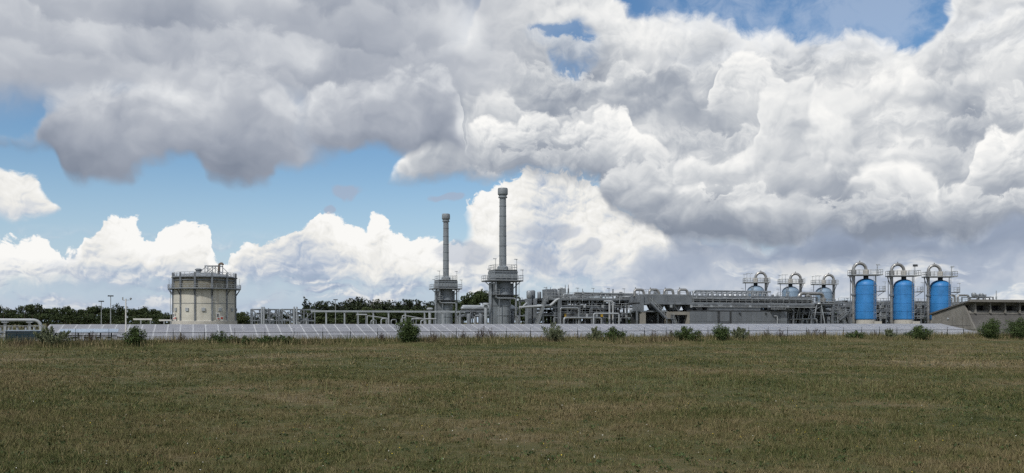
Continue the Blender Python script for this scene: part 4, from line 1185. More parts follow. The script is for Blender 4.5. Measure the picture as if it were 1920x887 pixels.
# ---- module C: braced tower with silver loops, between the deck and the blue vessels
DC = 73.0
sC0, sC1 = s_at(1478, DC), s_at(1598, DC)
tC = thing('braced_pipe_tower', 'braced steel frame with a silver pipe loop beside the blue vessels', 'process plant', sC0, DC)
LC = sC1 - sC0
xc = lambda x: s_at(x, DC) - sC0
zc_ = lambda y: z_at(y, s_at(1540, DC), DC)
steel_bay(tC, 0, xc(1560), 0, 10, [zc_(585), zc_(571)], 5, 2, 0.24)
steel_bay(tC, xc(1562), LC - 0.2, 0, 8, [zc_(592), zc_(583), zc_(574)], 4, 2, 0.18)
for a, b in ((1487, 1497), (1497, 1508), (1520, 1530), (1548, 1538), (1508, 1520)):
    MB().beam((xc(a), -0.25, 0), (xc(b), -0.25, zc_(571)), 0.17).build('brace', M_pale, tC)
MB().box(-0.3, xc(1562), -0.4, 10.2, zc_(571), zc_(571) + 0.1).build('deck', M_dark, tC)
MB().rail([(0, -0.35, zc_(570.4)), (xc(1562), -0.35, zc_(570.4))], 1.1, 1.5, 0.035).build('railing', M_galv, tC)
fill_pipes(tC, 0.3, LC - 0.5, 0.6, 9, [0.5, zc_(592), zc_(584), zc_(577)], 44, 33, 0.08, 0.24)
fill_pipes(tC, 0.3, LC - 0.5, 4, 12, [0.9, zc_(594), zc_(580)], 24, 35, 0.12, 0.32, [M_dark, M_dark, M_steel, M_mid])
MB().tube(fillet([(xc(1506), 1.5, zc_(571)), (xc(1506), 1.5, zc_(550)), (xc(1551), 1.5, zc_(550)), (xc(1553), 1.5, zc_(566))], 1.3, 7), 0.36, 14).build('pipe_loop', M_stain, tC, True)
MB().lathe([(0.62, zc_(566)), (0.62, zc_(559)), (0.45, zc_(558.5))], xc(1552), 1.5, 16).build('flange', M_stain, tC, True)
drum(tC, xc(1553), 3.0, zc_(585), 1.5, zc_(565.5) - zc_(585), M_pipe, 'separator', 22)
for i in range(4):
    a_ = i * math.pi / 2 + 0.5
    MB().box(xc(1553) + 1.2 * math.cos(a_) - 0.1, xc(1553) + 1.2 * math.cos(a_) + 0.1, 3 + 1.2 * math.sin(a_) - 0.1, 3 + 1.2 * math.sin(a_) + 0.1, 0, zc_(583)).build('separator_leg', M_steel, tC)
MB().tube(fillet([(xc(1516), 1.0, zc_(556)), (xc(1521), 1.0, zc_(553.5)), (xc(1527), 1.0, zc_(558)), (xc(1527), 1.0, zc_(571))], 0.8, 5), 0.3, 12).build('pipe_loop', M_stain, tC, True)
pipe_run(tC, [(xc(1478), -0.6, zc_(599)), (xc(1528), -0.6, zc_(598)), (xc(1528), -0.6, 0)], 0.12, M_lag)
stairs(tC, (xc(1583), -0.8, 0.2), (xc(1568), -0.8, zc_(585)), 0.8, 12)
stairs(tC, (xc(1566), -1.0, zc_(600)), (xc(1580), -1.0, zc_(588)), 0.8, 10)
MB().box(xc(1578), xc(1592), -1.4, -0.3, zc_(588.4), zc_(587.6)).build('landing', M_steel, tC)
for x in (1579, 1591):
    MB().box(xc(x) - 0.08, xc(x) + 0.08, -1.0, -0.84, 0, zc_(588.4)).build('landing_post', M_steel, tC)

# ---- module D: pipe racks behind and between the blue vessels
DD = 92.0
sD0, sD1 = s_at(1572, DD), s_at(1830, DD)
tD = thing('pipe_rack_block', 'dark tangle of pipe racks standing behind the bright blue vessels', 'process plant', sD0, DD)
LD = sD1 - sD0
zz = lambda y: z_at(y, s_at(1680, DD), DD)
steel_bay(tD, 0, LD, 0, 9, [zz(592), zz(580), zz(568)], 13, 2, 0.26)
fill_pipes(tD, 0.2, LD, 0.3, 8.5, [0.5, zz(592), zz(586), zz(580), zz(573), zz(567)], 84, 41, 0.08, 0.3, [M_dark, M_steel, M_mid, M_pipe, M_steel])
for i in range(14):
    drum(tD, LD * (i + 0.5) / 14, 4.5, 0, 0.9, zz(583 - (i * 7) % 9), M_dark if i % 2 else M_steel, 'drum')
for i in range(10):
    x = LD * (i + 0.4) / 10
    hdrum(tD, x - 1.6, x + 1.6, 3.0 + (i % 3), zz(575 - (i % 3) * 1.2), 0.55, M_mid if i % 2 else M_dark)
for i in range(8):
    x = LD * (0.06 + i * 0.125)
    MB().beam((x, -0.2, zz(568)), (x, -0.2, zz(561)), 0.07).build('lamp_post', M_galv, tD)
    MB().box(x - 0.5, x + 0.2, -0.3, -0.1, zz(561), zz(560)).build('lamp', M_pale, tD)
MB().rail([(0, 0, zz(568)), (LD, 0, zz(568))], 1.1, 1.8, 0.035).build('railing', M_galv, tD)
# pipes rising over the concrete roof
for x, y, w in ((1793, 551.5, 1.6), (1818, 551.5, 1.9)):
    px_ = s_at(x, DD) - sD0
    MB().tube(fillet([(px_ - w, 2, zz(568)), (px_ - w, 2, zz(y)), (px_ + w, 2, zz(y)), (px_ + w, 2, zz(568))], 0.7, 5), 0.28, 10).build('pipe_loop', M_stain, tD, True)

# ---- long pipe rack left of the stacks
DR = 118.0
r0, r1 = s_at(583, DR), s_at(918, DR)
t = thing('pipe_rack', 'long single-beam pipe rack on slim posts running past the back stack', 'pipe rack', r0, DR)
zr = z_at(584.3, s_at(730, DR), DR)
LR = r1 - r0
MB().box(0, LR, -0.16, 0.16, zr - 0.18, zr + 0.18).build('beam', M_pale, t)
MB().tube([(0, 0.5, zr + 0.1), (LR, 0.5, zr + 0.1)], 0.14, 8).build('pipe', M_pipe, t, True)
MB().tube([(0, 0.85, zr + 0.05), (LR, 0.85, zr + 0.05)], 0.09, 8).build('pipe', M_steel, t, True)
for x in (611.5, 646, 671, 700, 728.5, 760, 796, 830, 862, 890, 912):
    p = s_at(x, DR) - r0
    MB().box(p - 0.15, p + 0.15, -0.15, 0.15, 0, zr - 0.18).build('post', M_pale, t)
    MB().box(p - 0.1, p + 0.1, -0.3, 1.1, zr - 0.3, zr - 0.19).build('bracket', M_steel, t)
# low white branch pipes beneath it
d0 = 108.0
b0, b1 = s_at(690, d0), s_at(800, d0)
t = thing('branch_pipes', 'low pale branch pipes and valves on the ground beneath the long pipe rack', 'pipes', b0, d0)
LBp = b1 - b0
zz = lambda y: z_at(y, s_at(745, d0), d0)
for i in range(6):
    x = LBp * (0.05 + 0.17 * i)
    MB().tube(fillet([(x, 0, 0), (x, 0, zz(601 - (i * 3) % 5)), (x + 1.2, 0.3, zz(600 - (i * 3) % 5)), (x + 1.2, 0.3, 0)], 0.4, 4), 0.13, 8).build('pipe', M_pale if i % 2 else M_pipe, t, True)
pipe_run(t, [(0, 1.0, 0), (0, 1.0, zz(592)), (LBp * 0.35, 1.0, zz(597)), (LBp * 0.35, 1.0, 0)], 0.1, M_lag)
pipe_run(t, [(LBp * 0.6, 1.2, 0), (LBp * 0.6, 1.2, zz(591)), (LBp, 1.2, zz(598)), (LBp, 1.2, 0)], 0.1, M_lag)
d0 = 112.0
for q, (x0_, x1_, y) in enumerate(((668, 688, 590), (770, 818, 598))):
    b0, b1 = s_at(x0_, d0), s_at(x1_, d0)
    t = thing('pipe_bench', ('short' if q == 0 else 'long') + ' pale horizontal pipe on stubby supports under the pipe rack', 'pipe', b0, d0)
    zp_ = z_at(y, b0, d0)
    MB().tube([(0, 0, zp_), (b1 - b0, 0, zp_)], 0.16, 8).build('pipe', M_lag, t, True)
    for f in (0.1, 0.9):
        MB().box((b1 - b0) * f - 0.1, (b1 - b0) * f + 0.1, -0.1, 0.1, 0, zp_ - 0.1).build('support', M_steel, t)

# ---- two skid frames between the tank and the pipe rack
for q, (x0_, x1_, d0, lab) in enumerate(((473, 522, 142.0, 'open steel skid frame with pale upright pipes beside the storage tank'), (529, 590, 135.0, 'open steel skid frame with stacked pipes at the start of the pipe rack'))):
    b0, b1 = s_at(x0_, d0), s_at(x1_, d0)
    t = thing('skid_frame', lab, 'skid', b0, d0, 'skid frames')
    Ls = b1 - b0
    zt_ = z_at(579, b0, d0)
    steel_bay(t, 0, Ls, 0, 6, [zt_ * 0.5, zt_], 4, 2, 0.28, M_steel)
    MB().beam((0, -0.2, zt_), (Ls * 0.45, -0.2, zt_ * 0.35), 0.18).build('brace', M_pale, t)
    for f in (0.36, 0.44):
        MB().tube([(Ls * f, -0.6, 0), (Ls * f, -0.6, zt_ + 0.5)], 0.2, 8).build('pipe', M_pale, t, True)
    fill_pipes(t, 0.3, Ls - 0.3, 0.4, 5.5, [0.4, zt_ * 0.5, zt_ * 0.75], 14, 60 + q, 0.07, 0.16)
    for f in (0.6, 0.8):
        drum(t, Ls * f, 2.5, 0, 0.45, zt_ * 0.55, M_pale, 'filter_drum', 12)
# ------------------------------------------------------------------ blue vessels
def vessel(s, d, label, group, front=True):
    t = thing('blue_vessel' if front else 'faded_vessel', label, 'vessel', s, d, group, rot=R(-25))
    m = M_blue if front else M_blue2
    r = 2.28
    zb, zc, zd = 2.85, 10.6, 12.2
    MB().lathe([(r - 0.12, 0), (r - 0.12, zb)], 0, 0, 36).build('base_ring', M_conc_w, t, True)
    prof = [(r, zb), (r, zc)]
    for i in range(1, 9):
        a = i / 8 * math.pi / 2
        prof.append((max(0.5, r * math.cos(a)), zc + (zd - zc) * math.sin(a)))
    MB().lathe([(r - 0.1, zb + 0.01)] + prof, 0, 0, 40).build('shell', m, t, True)
    for z in (zb + 0.25, 4.7, 6.6, 8.6, zc):
        MB().lathe([(r, z - 0.05), (r + 0.035, z - 0.04), (r + 0.035, z + 0.04), (r, z + 0.05)], 0, 0, 40, False).build('weld_band', m, t)
    MB().lathe([(0.55, zd - 0.15), (0.55, zd + 0.55), (0.62, zd + 0.6)], 0, 0, 18).build('neck', M_dark, t, True)
    # top platform
    zp = 12.75
    sg = -1 if front else 1
    x0, x1 = (-3.5, 3.1) if front else (-3.1, 3.5)
    MB().box(x0, x1, -2.2, 2.2, zp + 0.08, zp + 0.22).build('platform', M_dark, t)
    MB().box(x0 - 0.02, x1 + 0.02, -2.24, -2.2, zp + 0.06, zp + 0.26).build('platform_edge', M_galv, t)
    MB().rail([(x0 + .05, -2.15, zp + 0.22), (x1 - .05, -2.15, zp + 0.22), (x1 - .05, 2.15, zp + 0.22), (x0 + .05, 2.15, zp + 0.22)], 1.15, 1.25, 0.04, True).build('railing', M_galv, t)
    xr = sg * 2.75
    for (px, py) in ((sg * -2.5, 1.2), (xr + sg * 0.3, 1.4)):
        MB().box(px - 0.07, px + 0.07, py - 0.07, py + 0.07, 0, zp + 0.08).build('platform_leg', M_steel, t)
    MB().beam((sg * 3.4, -0.5, zp), (sg * 2.5, -0.5, zp - 2.6), 0.15).build('brace', M_steel, t)
    MB().beam((sg * 3.4, 0.9, zp), (sg * 2.5, 0.9, zp - 2.6), 0.15).build('brace', M_steel, t)
    # pipe arch from the top nozzle over to the riser
    zt = 16.0 - 0.35
    pts_ = [(0, 0, zp + 0.25)]
    rr = abs(xr) / 2
    for i in range(17):
        a = math.pi * i / 16
        pts_.append((xr / 2 - xr / 2 * math.cos(a), 0, zt - rr + rr * math.sin(a)))
    pts_ += [(xr, 0, zp), (xr, 0, 0)]
    MB().tube(pts_, 0.35, 18).build('pipe_arch', M_stain, t, True)
    MB().lathe([(0.05, zt + 0.33), (0.12, zt + 0.34), (0.12, zt + 0.62)], xr / 2, 0, 8).build('vent_nozzle', M_stain, t)
    for x in (0, xr):
        MB().lathe([(0.4, zp + 0.22), (0.62, zp + 0.26), (0.62, zp + 1.35), (0.4, zp + 1.45)], x, 0, 18).build('flange_cover', M_stain if x else M_conc_w, t, True)
    MB().lathe([(0.36, 8.2), (0.55, 8.3), (0.55, 8.7), (0.36, 8.8)], xr, 0, 14).build('riser_flange', M_steel, t, True)
    # ladder side with small landings
    ls = -sg
    for z, w in ((9.1, 1.5), (5.3, 1.1), (2.95, 1.5)):
        MB().box(ls * (r - 0.2), ls * (r + w), -1.9, -0.4, z, z + 0.14).build('landing', M_dark, t)
        MB().rail([(ls * (r + 0.1), -1.85, z + 0.14), (ls * (r + w - 0.05), -1.85, z + 0.14), (ls * (r + w - 0.05), -0.45, z + 0.14)], 1.1, 0.7, 0.035).build('railing', M_galv, t)
        MB().beam((ls * (r + w - 0.1), -1.1, z), (ls * (r - 0.05), -1.1, z - 1.0), 0.1).build('bracket', M_steel, t)
    a = R(-58)
    for q in (-0.24, 0.24):
        x, y = ls * (r + 0.28) * math.cos(a), (r + 0.28) * math.sin(a)
        MB().beam((x + q, y, 3.0), (x + q, y, zp), 0.07).build('ladder_rail', M_galv, t)
    cage = MB()
    for z in [3.2 + 0.42 * i for i in range(22)]:
        cage.beam((ls * (r + 0.28) * math.cos(a) - 0.24, (r + 0.28) * math.sin(a), z), (ls * (r + 0.28) * math.cos(a) + 0.24, (r + 0.28) * math.sin(a), z), 0.05)
    tag(cage.build('ladder_rungs', M_galv, t), kind='stuff')
    cg = MB()
    for z in (4.4, 5.6, 7.6, 8.4, 10.4, 11.4):
        pp = [(ls * (r + 0.28) * math.cos(a) + 0.42 * math.cos(b), (r + 0.28) * math.sin(a) - 0.42 + 0.5 * math.sin(b), z) for b in [math.pi * i / 6 + math.pi for i in range(7)]]
        cg.tube(pp, 0.03, 5)
    tag(cg.build('ladder_cage', M_galv, t), kind='stuff')
    MB().box(ls * 1.0, ls * 2.6, -2.9, -1.5, 0, 2.4).build('foundation_block', M_conc_w, t)
    for x, y in ((x0 + 0.4, -2.1), (ls * 1.8, -2.1), (ls * 2.9, 1.0)):
        lp = MB().beam((x, y, zp + 0.2), (x, y, zp + 2.5), 0.07).build('lamp_post', M_galv, t)
        MB().box(x - 0.2, x + 0.6, y - 0.12, y + 0.12, zp + 2.46, zp + 2.58).build('lamp', M_pale, lp)
    lp = MB().beam((ls * (r + 1.4), -1.8, 9.2), (ls * (r + 1.4), -1.8, 11.3), 0.06).build('lamp_post', M_galv, t)
    MB().box(ls * (r + 1.4) - 0.5, ls * (r + 1.4) + 0.2, -1.9, -1.7, 11.26, 11.38).build('lamp', M_pale, lp)
    return t
names = ['nearest the braced pipe tower', 'in the middle of the front row', 'nearest the concrete building']
v0 = vessel(114.2, 79.0, 'bright blue upright vessel with a silver pipe arch, ' + names[0], 'bright blue vessels')
for i in (1, 2):
    v = copy_tree(v0)
    v.location = P3(114.2 + 10.95 * i, 79.0)
    v['label'] = 'bright blue upright vessel with a silver pipe arch, ' + names[i]
    if i == 1:
        # a floodlight only this platform carries
        MB().beam((1.6, -2.1, 12.95), (1.6, -2.1, 15.2), 0.08).build('flood_post', M_galv, v)
        MB().box(1.35, 2.3, -2.3, -1.9, 15.0, 15.5).build('floodlight', M_dark, v)
w0 = vessel(113.0, 119.5, 'faded pale blue vessel whose dome shows behind the manifold of the cooler deck', 'faded blue vessels', False)
labs = ['faded pale blue vessel behind the end of the cooler deck, between two others', 'faded pale blue vessel behind the silver pipe loop of the braced tower']
for i in (1, 2):
    v = copy_tree(w0)
    v.location = P3(113.0 + 12.5 * i, 119.5 + 1.5 * i)
    v['label'] = labs[i - 1]

# ------------------------------------------------------------------ concrete hall at the right
def hall():
    d0 = 22.0
    s = s_at(1834, d0)
    t = thing('concrete_hall', 'low grey concrete hall with raked front, fins and dark window slots', 'building', s, d0)
    L = 46.0
    D1 = s and 9.2
    k = depth(s, d0 + 2) / F_PX
    zR = EYE + (604 - 562.0) * k
    zI = EYE + (604 - 572.5) * k
    zB = z_at(587.5, s, d0 + D1)
    # end wall as a slab following the section
    sec = [(0.0, 0.0), (D1, 0.0), (D1, zB - 0.25), (2.0, zR - 0.42), (2.7, zI)]
    def prism(pts, x0, x1, m, name):
        n = len(pts)
        vs = [(x0, y, z) for y, z in pts] + [(x1, y, z) for y, z in pts]
        fs = [tuple(range(n)), tuple(range(2 * n - 1, n - 1, -1))] + [(i, i + n, (i + 1) % n + n, (i + 1) % n) for i in range(n)]
        return MB().add(vs, fs).build(name, m, t)
    prism(sec, 0.0, 0.35, M_hall, 'end_wall')
    for y in (3.0, 5.0, 7.1):
        MB().box(-0.02, 0.0, y - 0.03, y + 0.03, 0.0, 3.0).build('wall_joint', M_conc_d, t)
    MB().box(-0.025, 0.0, 1.4, D1, 1.62, 1.68).build('wall_joint', M_conc_d, t)
    lamp = MB().lathe([(0.16, 0), (0.16, 0.12), (0.1, 0.14)], 0, 0, 12).build('wall_lamp', M_pale, t)
    lamp.location = (0, 5.8, 2.75); lamp.rotation_euler = (0, R(-90), 0)
    # back wall, roof slab with overhang
    MB().box(0.36, L, D1 - 0.3, D1, 0, zB - 0.3).build('back_wall', M_conc, t)
    prism([(D1 + 0.35, zB - 0.28), (D1 + 0.35, zB), (1.1, zR), (1.1, zR - 0.34), (2.0, zR - 0.41)], -0.25, L + 0.3, M_conc_d, 'roof')
    prism([(1.05, zR - 0.36), (1.05, zR + 0.04), (1.3, zR + 0.03), (1.3, zR - 0.36)], -0.3, L + 0.35, M_hall, 'roof_edge')
    # raked front: apron below, sill beam, slots between fins
    zs0, zs1 = EYE + (604 - 588) * k, EYE + (604 - 582.5) * k
    ys0 = 2.7 * zs0 / zI
    ys1 = 2.7 * zs1 / zI
    prism([(0.0, 0.0), (ys0, zs0), (ys0 + 0.4, zs0), (0.4, 0.0)], 0.36, L, M_conc_d, 'apron')
    prism([(ys0 - 0.12, zs0), (ys1 - 0.12, zs1), (ys1 + 0.6, zs1), (ys0 + 0.6, zs0)], 0.36, L, M_hall, 'sill_beam')
    MB().box(0.36, L, ys1 + 0.9, ys1 + 1.0, zs1 - 0.3, zR - 0.3).build('slot_backing', mat('dark_window_slot', (0.012, 0.012, 0.014), 0.4), t)
    prism([(2.0, zR - 0.42), (2.7, zI), (3.0, zI), (3.0, zR - 0.55)], 0.36, L, M_hall, 'eave_beam')
    step = 3.15
    for i in range(int(L / step)):
        x = 1.2 + i * step
        prism([(ys0 - 0.35, zs0 + 0.05), (1.75, zR - 0.40), (2.9, zR - 0.45), (ys1 + 0.8, zs1)], x, x + 0.28, M_hall, 'fin')
hall()
s = s_at(1868, 60.0)
t = thing('antenna_mast', 'thin pale mast standing behind the concrete hall', 'mast', s, 60.0)
h = z_at(545, s, 60.0)
MB().tube([(0, 0, 0), (0, 0, h)], 0.14, 8, r2=0.06).build('pole', M_galv, t, True)
MB().box(-0.12, 0.12, -0.12, 0.12, h * 0.80, h * 0.86).build('antenna_box', M_pale, t)
d0 = 62.0
a0_, a1_ = s_at(1832, d0), s_at(1862, d0)
t = thing('roof_plant', 'small grey tanks and pipes showing over the roof of the concrete hall', 'process plant', a0_, d0)
zz = z_at(556, a0_, d0)
La = a1_ - a0_
steel_bay(t, 0, La, 0, 4, [zz * 0.6, zz], 3, 2, 0.2)
for f, r, hh in ((0.15, 0.5, 0.9), (0.4, 0.35, 0.6), (0.62, 0.45, 0.8), (0.85, 0.3, 0.6)):
    drum(t, La * f, 1.5, zz, r, hh, M_pipe, 'drum', 12)
fill_pipes(t, 0.2, La, 0.3, 3.5, [zz - 0.2, zz * 0.6], 8, 77, 0.08, 0.16)
# ------------------------------------------------------------------ vegetation
import numpy as np
def leaf_mat(name, dark, lite, scale=0.5, straw=None):
    if name in MATS: return MATS[name]
    m = bpy.data.materials.new(name)
    m.use_nodes = True
    t = NT(m.node_tree)
    bs = m.node_tree.nodes['Principled BSDF']
    g = t.node('ShaderNodeNewGeometry')
    pos = V(t, g.outputs['Position'])
    rnd = V(t, g.outputs['Random Per Island'])
    n = t.noise(pos, scale, 3.0, 0.6) * 0.6 + rnd * 0.5 - 0.05
    col = t.mix(t.smooth(n, 0.25, 0.8), dark, lite)
    if straw is not None:
        col = t.mix(t.smooth(t.noise(t.vmath('ADD', pos, (9, 4, 0)), 0.28, 3.0, 0.6), 0.52, 0.64) * 0.85, col, (0.062, 0.042, 0.028))
        col = t.mix(t.smooth(t.noise(t.vmath('ADD', pos, (2, 44, 0)), 0.2, 3.0, 0.6), 0.54, 0.66) * 0.8, col, (0.06, 0.085, 0.024))
        col = t.mix(t.smooth(rnd, 0.70, 0.74), col, straw)
    t.put(bs.inputs['Base Color'], col)
    bs.inputs['Roughness'].default_value = 0.75
    bs.inputs['Specular IOR Level'].default_value = 0.25
    MATS[name] = m
    return m
M_pine = leaf_mat('pine_needles', (0.014, 0.022, 0.011), (0.042, 0.058, 0.024))
M_broad = leaf_mat('broad_leaves', (0.022, 0.036, 0.013), (0.062, 0.085, 0.030))
M_light = leaf_mat('light_leaves', (0.035, 0.052, 0.020), (0.095, 0.12, 0.05))
M_shrub = leaf_mat('shrub_leaves', (0.026, 0.045, 0.014), (0.085, 0.125, 0.04), 2.0)
M_willow = leaf_mat('willow_leaves', (0.07, 0.09, 0.05), (0.17, 0.19, 0.11), 2.0)
M_weed = leaf_mat('long_grass_blades', (0.075, 0.082, 0.03), (0.175, 0.165, 0.075), 0.35, (0.30, 0.25, 0.14))
M_dead = leaf_mat('dead_stalks', (0.035, 0.025, 0.018), (0.085, 0.06, 0.042), 2.0)

def mesh_np(name, verts, nper, material):
    """faces of nper consecutive vertices each"""
    verts = np.asarray(verts, dtype=np.float32).reshape(-1, 3)
    nv = len(verts); nf = nv // nper
    me = bpy.data.meshes.new(name)
    me.vertices.add(nv); me.loops.add(nv); me.polygons.add(nf)
    me.vertices.foreach_set('co', verts.ravel())
    me.loops.foreach_set('vertex_index', np.arange(nv, dtype=np.int32))
    me.polygons.foreach_set('loop_start', np.arange(0, nv, nper, dtype=np.int32))
    me.update(calc_edges=True)
    me.validate()
    me.materials.append(material)
    return me
def leaves(nr, centres, size, flat=0.0):
    """one small four-sided leaf clump at each centre"""
    n = len(centres)
    a = nr.normal(size=(n, 3)); a /= np.linalg.norm(a, axis=1, keepdims=True)
    b = np.cross(a, nr.normal(size=(n, 3))); b /= np.linalg.norm(b, axis=1, keepdims=True)
    sz = size * nr.uniform(0.5, 1.3, (n, 1))
    a, b = a * sz, b * sz * nr.uniform(0.45, 0.9, (n, 1))
    return np.stack([centres - a, centres - b * 0.9, centres + a * 1.1, centres + b], axis=1)
def crown_points(nr, n, lobes, shell=0.55):
    """points through the volume of several lobes (x, y, z, rx, rz), denser towards their skins"""
    w = np.array([l[3] ** 2 * l[4] for l in lobes]); w = w / w.sum()
    idx = nr.choice(len(lobes), n, p=w)
    L = np.array(lobes)[idx]
    v = nr.normal(size=(n, 3)); v /= np.linalg.norm(v, axis=1, keepdims=True)
    r = nr.uniform(shell ** 3, 1, (n, 1)) ** (1 / 3) * nr.uniform(0.82, 1.12, (n, 1))
    return np.stack([L[:, 0] + v[:, 0] * r[:, 0] * L[:, 3], L[:, 1] + v[:, 1] * r[:, 0] * L[:, 3], L[:, 2] + v[:, 2] * r[:, 0] * L[:, 4]], axis=1)
def tree_proto(seed, kind):
    nr = np.random.default_rng(seed)
    H = 1.0
    lobes, limbs = [], []
    if kind == 'pine':
        n = nr.integers(7, 11)
        for i in range(n):
            z = 0.30 + 0.62 * i / (n - 1) + nr.uniform(-0.03, 0.03)
            rad = (0.24 - 0.15 * max(0, (z - 0.45)) / 0.5) * nr.uniform(0.7, 1.2)
            a = nr.uniform(0, 6.28); o = rad * nr.uniform(0.3, 0.9)
            lobes.append((o * math.cos(a), o * math.sin(a), z, rad * 0.85, rad * 0.5))
        lobes.append((0, 0, 0.95, 0.06, 0.07))
    elif kind == 'spire':
        for i in range(11):
            z = 0.12 + 0.80 * i / 10
            rad = 0.22 * (1 - 0.86 * (i / 10)) * nr.uniform(0.85, 1.1)
            for q in range(2):
                a = nr.uniform(0, 6.28)
                lobes.append((rad * 0.5 * math.cos(a), rad * 0.5 * math.sin(a), z, rad * 0.75, 0.055))
    else:
        n = nr.integers(9, 14)
        for i in range(n):
            a = nr.uniform(0, 6.28); z = nr.uniform(0.34, 0.86)
            o = 0.30 * math.sin(math.pi * (z - 0.2) / 0.85) * nr.uniform(0.3, 1.0)
            rad = nr.uniform(0.11, 0.19)
            lobes.append((o * math.cos(a), o * math.sin(a), z, rad, rad * 0.8))
    pts_ = crown_points(nr, 1500, lobes, 0.35)
    q = leaves(nr, pts_, 0.028)
    cm = mesh_np('crown', q, 4, {'pine': M_pine, 'spire': M_pine, 'broad': M_broad, 'light': M_light}[kind])
    b = MB()
    b.tube([(0, 0, 0), (0.008, 0.0, 0.3), (0.0, 0.008, 0.62), (0, 0, 0.92)], 0.024, 7, r2=0.006)
    for l in lobes[::2]:
        b.tube([(0, 0, max(0.12, l[2] - 0.14)), (l[0] * 0.5, l[1] * 0.5, l[2] - 0.06), (l[0], l[1], l[2])], 0.009, 5, r2=0.003)
    tm = bpy.data.meshes.new('trunk')
    tm.from_pydata(b.v, [], b.f); tm.materials.append(M_bark)
    return cm, tm
PROTO = {k: [tree_proto(100 * i + 7 * j, k) for j in range(4)] for i, k in enumerate(('pine', 'spire', 'broad', 'light'))}
def tree(kind, x, ytop, Z, label, group, wid=1.0):
    nm = {'pine': 'pine_tree', 'spire': 'spruce_tree', 'broad': 'broadleaf_tree', 'light': 'pale_tree'}[kind]
    X = (x - 960) / F_PX * Z
    H = EYE + (604 - ytop) / F_PX * Z
    o = bpy.data.objects.new(nm, None)
    COL.objects.link(o)
    o.location = (X, Z, 0); o.rotation_euler = (0, 0, rng.uniform(0, 6.28))
    tag(o, label, 'tree', group)
    cm, tm = rng.choice(PROTO[kind])
    for n_, me in (('crown', cm), ('trunk', tm)):
        c_ = bpy.data.objects.new(n_, me)
        COL.objects.link(c_); c_.parent = o
        c_.scale = (H * wid, H * wid, H * 1.02)
    return o
# wood at the far left
prof = [(-60, 570), (5, 571), (28, 576), (45, 571), (70, 568), (95, 575), (120, 568), (150, 578), (175, 572), (200, 574), (226, 570), (255, 575), (275, 572), (292, 578), (318, 584), (340, 588), (450, 583), (475, 584), (500, 580), (525, 583), (552, 580)]
def top_of(x, pr):
    for (a, ya), (b, yb) in zip(pr, pr[1:]):
        if a <= x <= b: return ya + (yb - ya) * (x - a) / (b - a)
    return pr[-1][1]
x = -70.0
while x < 335:
    k = rng.choice(['broad', 'broad', 'pine', 'broad', 'pine'])
    tree(k, x, top_of(max(x, -60), prof) + rng.uniform(-1.5, 4), rng.uniform(285, 330), 'dark broadleaf tree in the wood left of the storage tank' if k == 'broad' else 'dark pine in the wood left of the storage tank',
         'broadleaf trees left of the tank' if k == 'broad' else 'pines left of the tank', 1.15)
    x += rng.uniform(7, 12)
x = -70.0
while x < 345:
    tree('broad', x, 588 + rng.uniform(-3, 4), rng.uniform(262, 282), 'low dark tree at the foot of the wood left of the storage tank', 'low trees left of the tank', 1.7)
    x += rng.uniform(11, 17)
for x, y in ((222, 599), (236, 600), (262, 598), (282, 597)):
    tree('light', x, y, 225, 'low yellow-green bush in front of the left wood', 'yellow-green bushes by the left wood', 1.9)
for x, y in ((444, 585), (452, 582), (460, 587)):
    tree('light', x, y, 285, 'fresh green tree beside the storage tank', 'green trees beside the tank', 1.2)
x = 440.0
while x < 560:
    tree('pine', x, top_of(x, prof) + rng.uniform(-2, 4), rng.uniform(320, 350), 'dark pine in the gap between the storage tank and the pine wood', 'pines right of the tank', 1.2)
    x += rng.uniform(9, 14)
tree('spire', 572, 553, 315, 'tall lone dark spruce at the end of the pine wood', None, 1.15)
tree('spire', 580, 562, 318, 'shorter dark spruce against the tall lone spruce', None, 1.3)
# pine wood behind the pipe rack
prof2 = [(585, 569), (605, 566), (622, 564), (640, 566), (660, 560), (672, 558), (690, 562), (712, 561), (730, 565), (748, 564), (770, 562), (790, 563), (812, 566), (840, 568), (862, 570)]
x = 586.0
while x < 866:
    tree('pine', x, top_of(x, prof2) + rng.uniform(-2.0, 2.5), rng.uniform(315, 345), 'dark pine in the dense wood behind the long pipe rack', 'pines behind the pipe rack', 1.25)
    x += rng.uniform(5, 8)
x = 585.0
while x < 868:
    tree('broad', x, 580 + rng.uniform(-3, 5), rng.uniform(290, 308), 'low dark tree filling the foot of the pine wood', 'low trees at the pine wood', 1.7)
    x += rng.uniform(9, 13)
for x, y in ((685, 573), (700, 571)):
    tree('light', x, y, 280, 'pale feathery tree in front of the pine wood', 'pale trees at the pine wood', 0.9)
for x, y in ((604, 593), (620, 594), (636, 595), (690, 592), (712, 593), (762, 594), (782, 592), (800, 594)):
    tree('light' if x < 650 else 'broad', x, y, 262, 'low green bush below the pine wood', 'low bushes below the pine wood', 1.9)
# broadleaf trees round the stacks
for x, y, w in ((868, 558, 0.9), (880, 548, 0.9), (893, 543, 0.85), (905, 541, 0.9), (918, 546, 0.9), (930, 545, 0.9), (955, 551, 0.9), (968, 549, 0.9), (980, 554, 0.9), (990, 562, 0.9), (862, 572, 1.2)):
    tree('broad', x, y, rng.uniform(272, 295), 'tall broadleaf tree rising behind the exhaust stacks', 'broadleaf trees behind the stacks', w)

x = 985.0
while x < 1960:  # trees added as dark backing, closing the bright sky gaps under the steel
    tree('broad', x, 586 + rng.uniform(-3, 4), rng.uniform(280, 300), 'low dark tree added to darken the gaps in the steel behind the process modules', 'added low trees behind the process modules', 1.8)
    x += rng.uniform(11, 16)

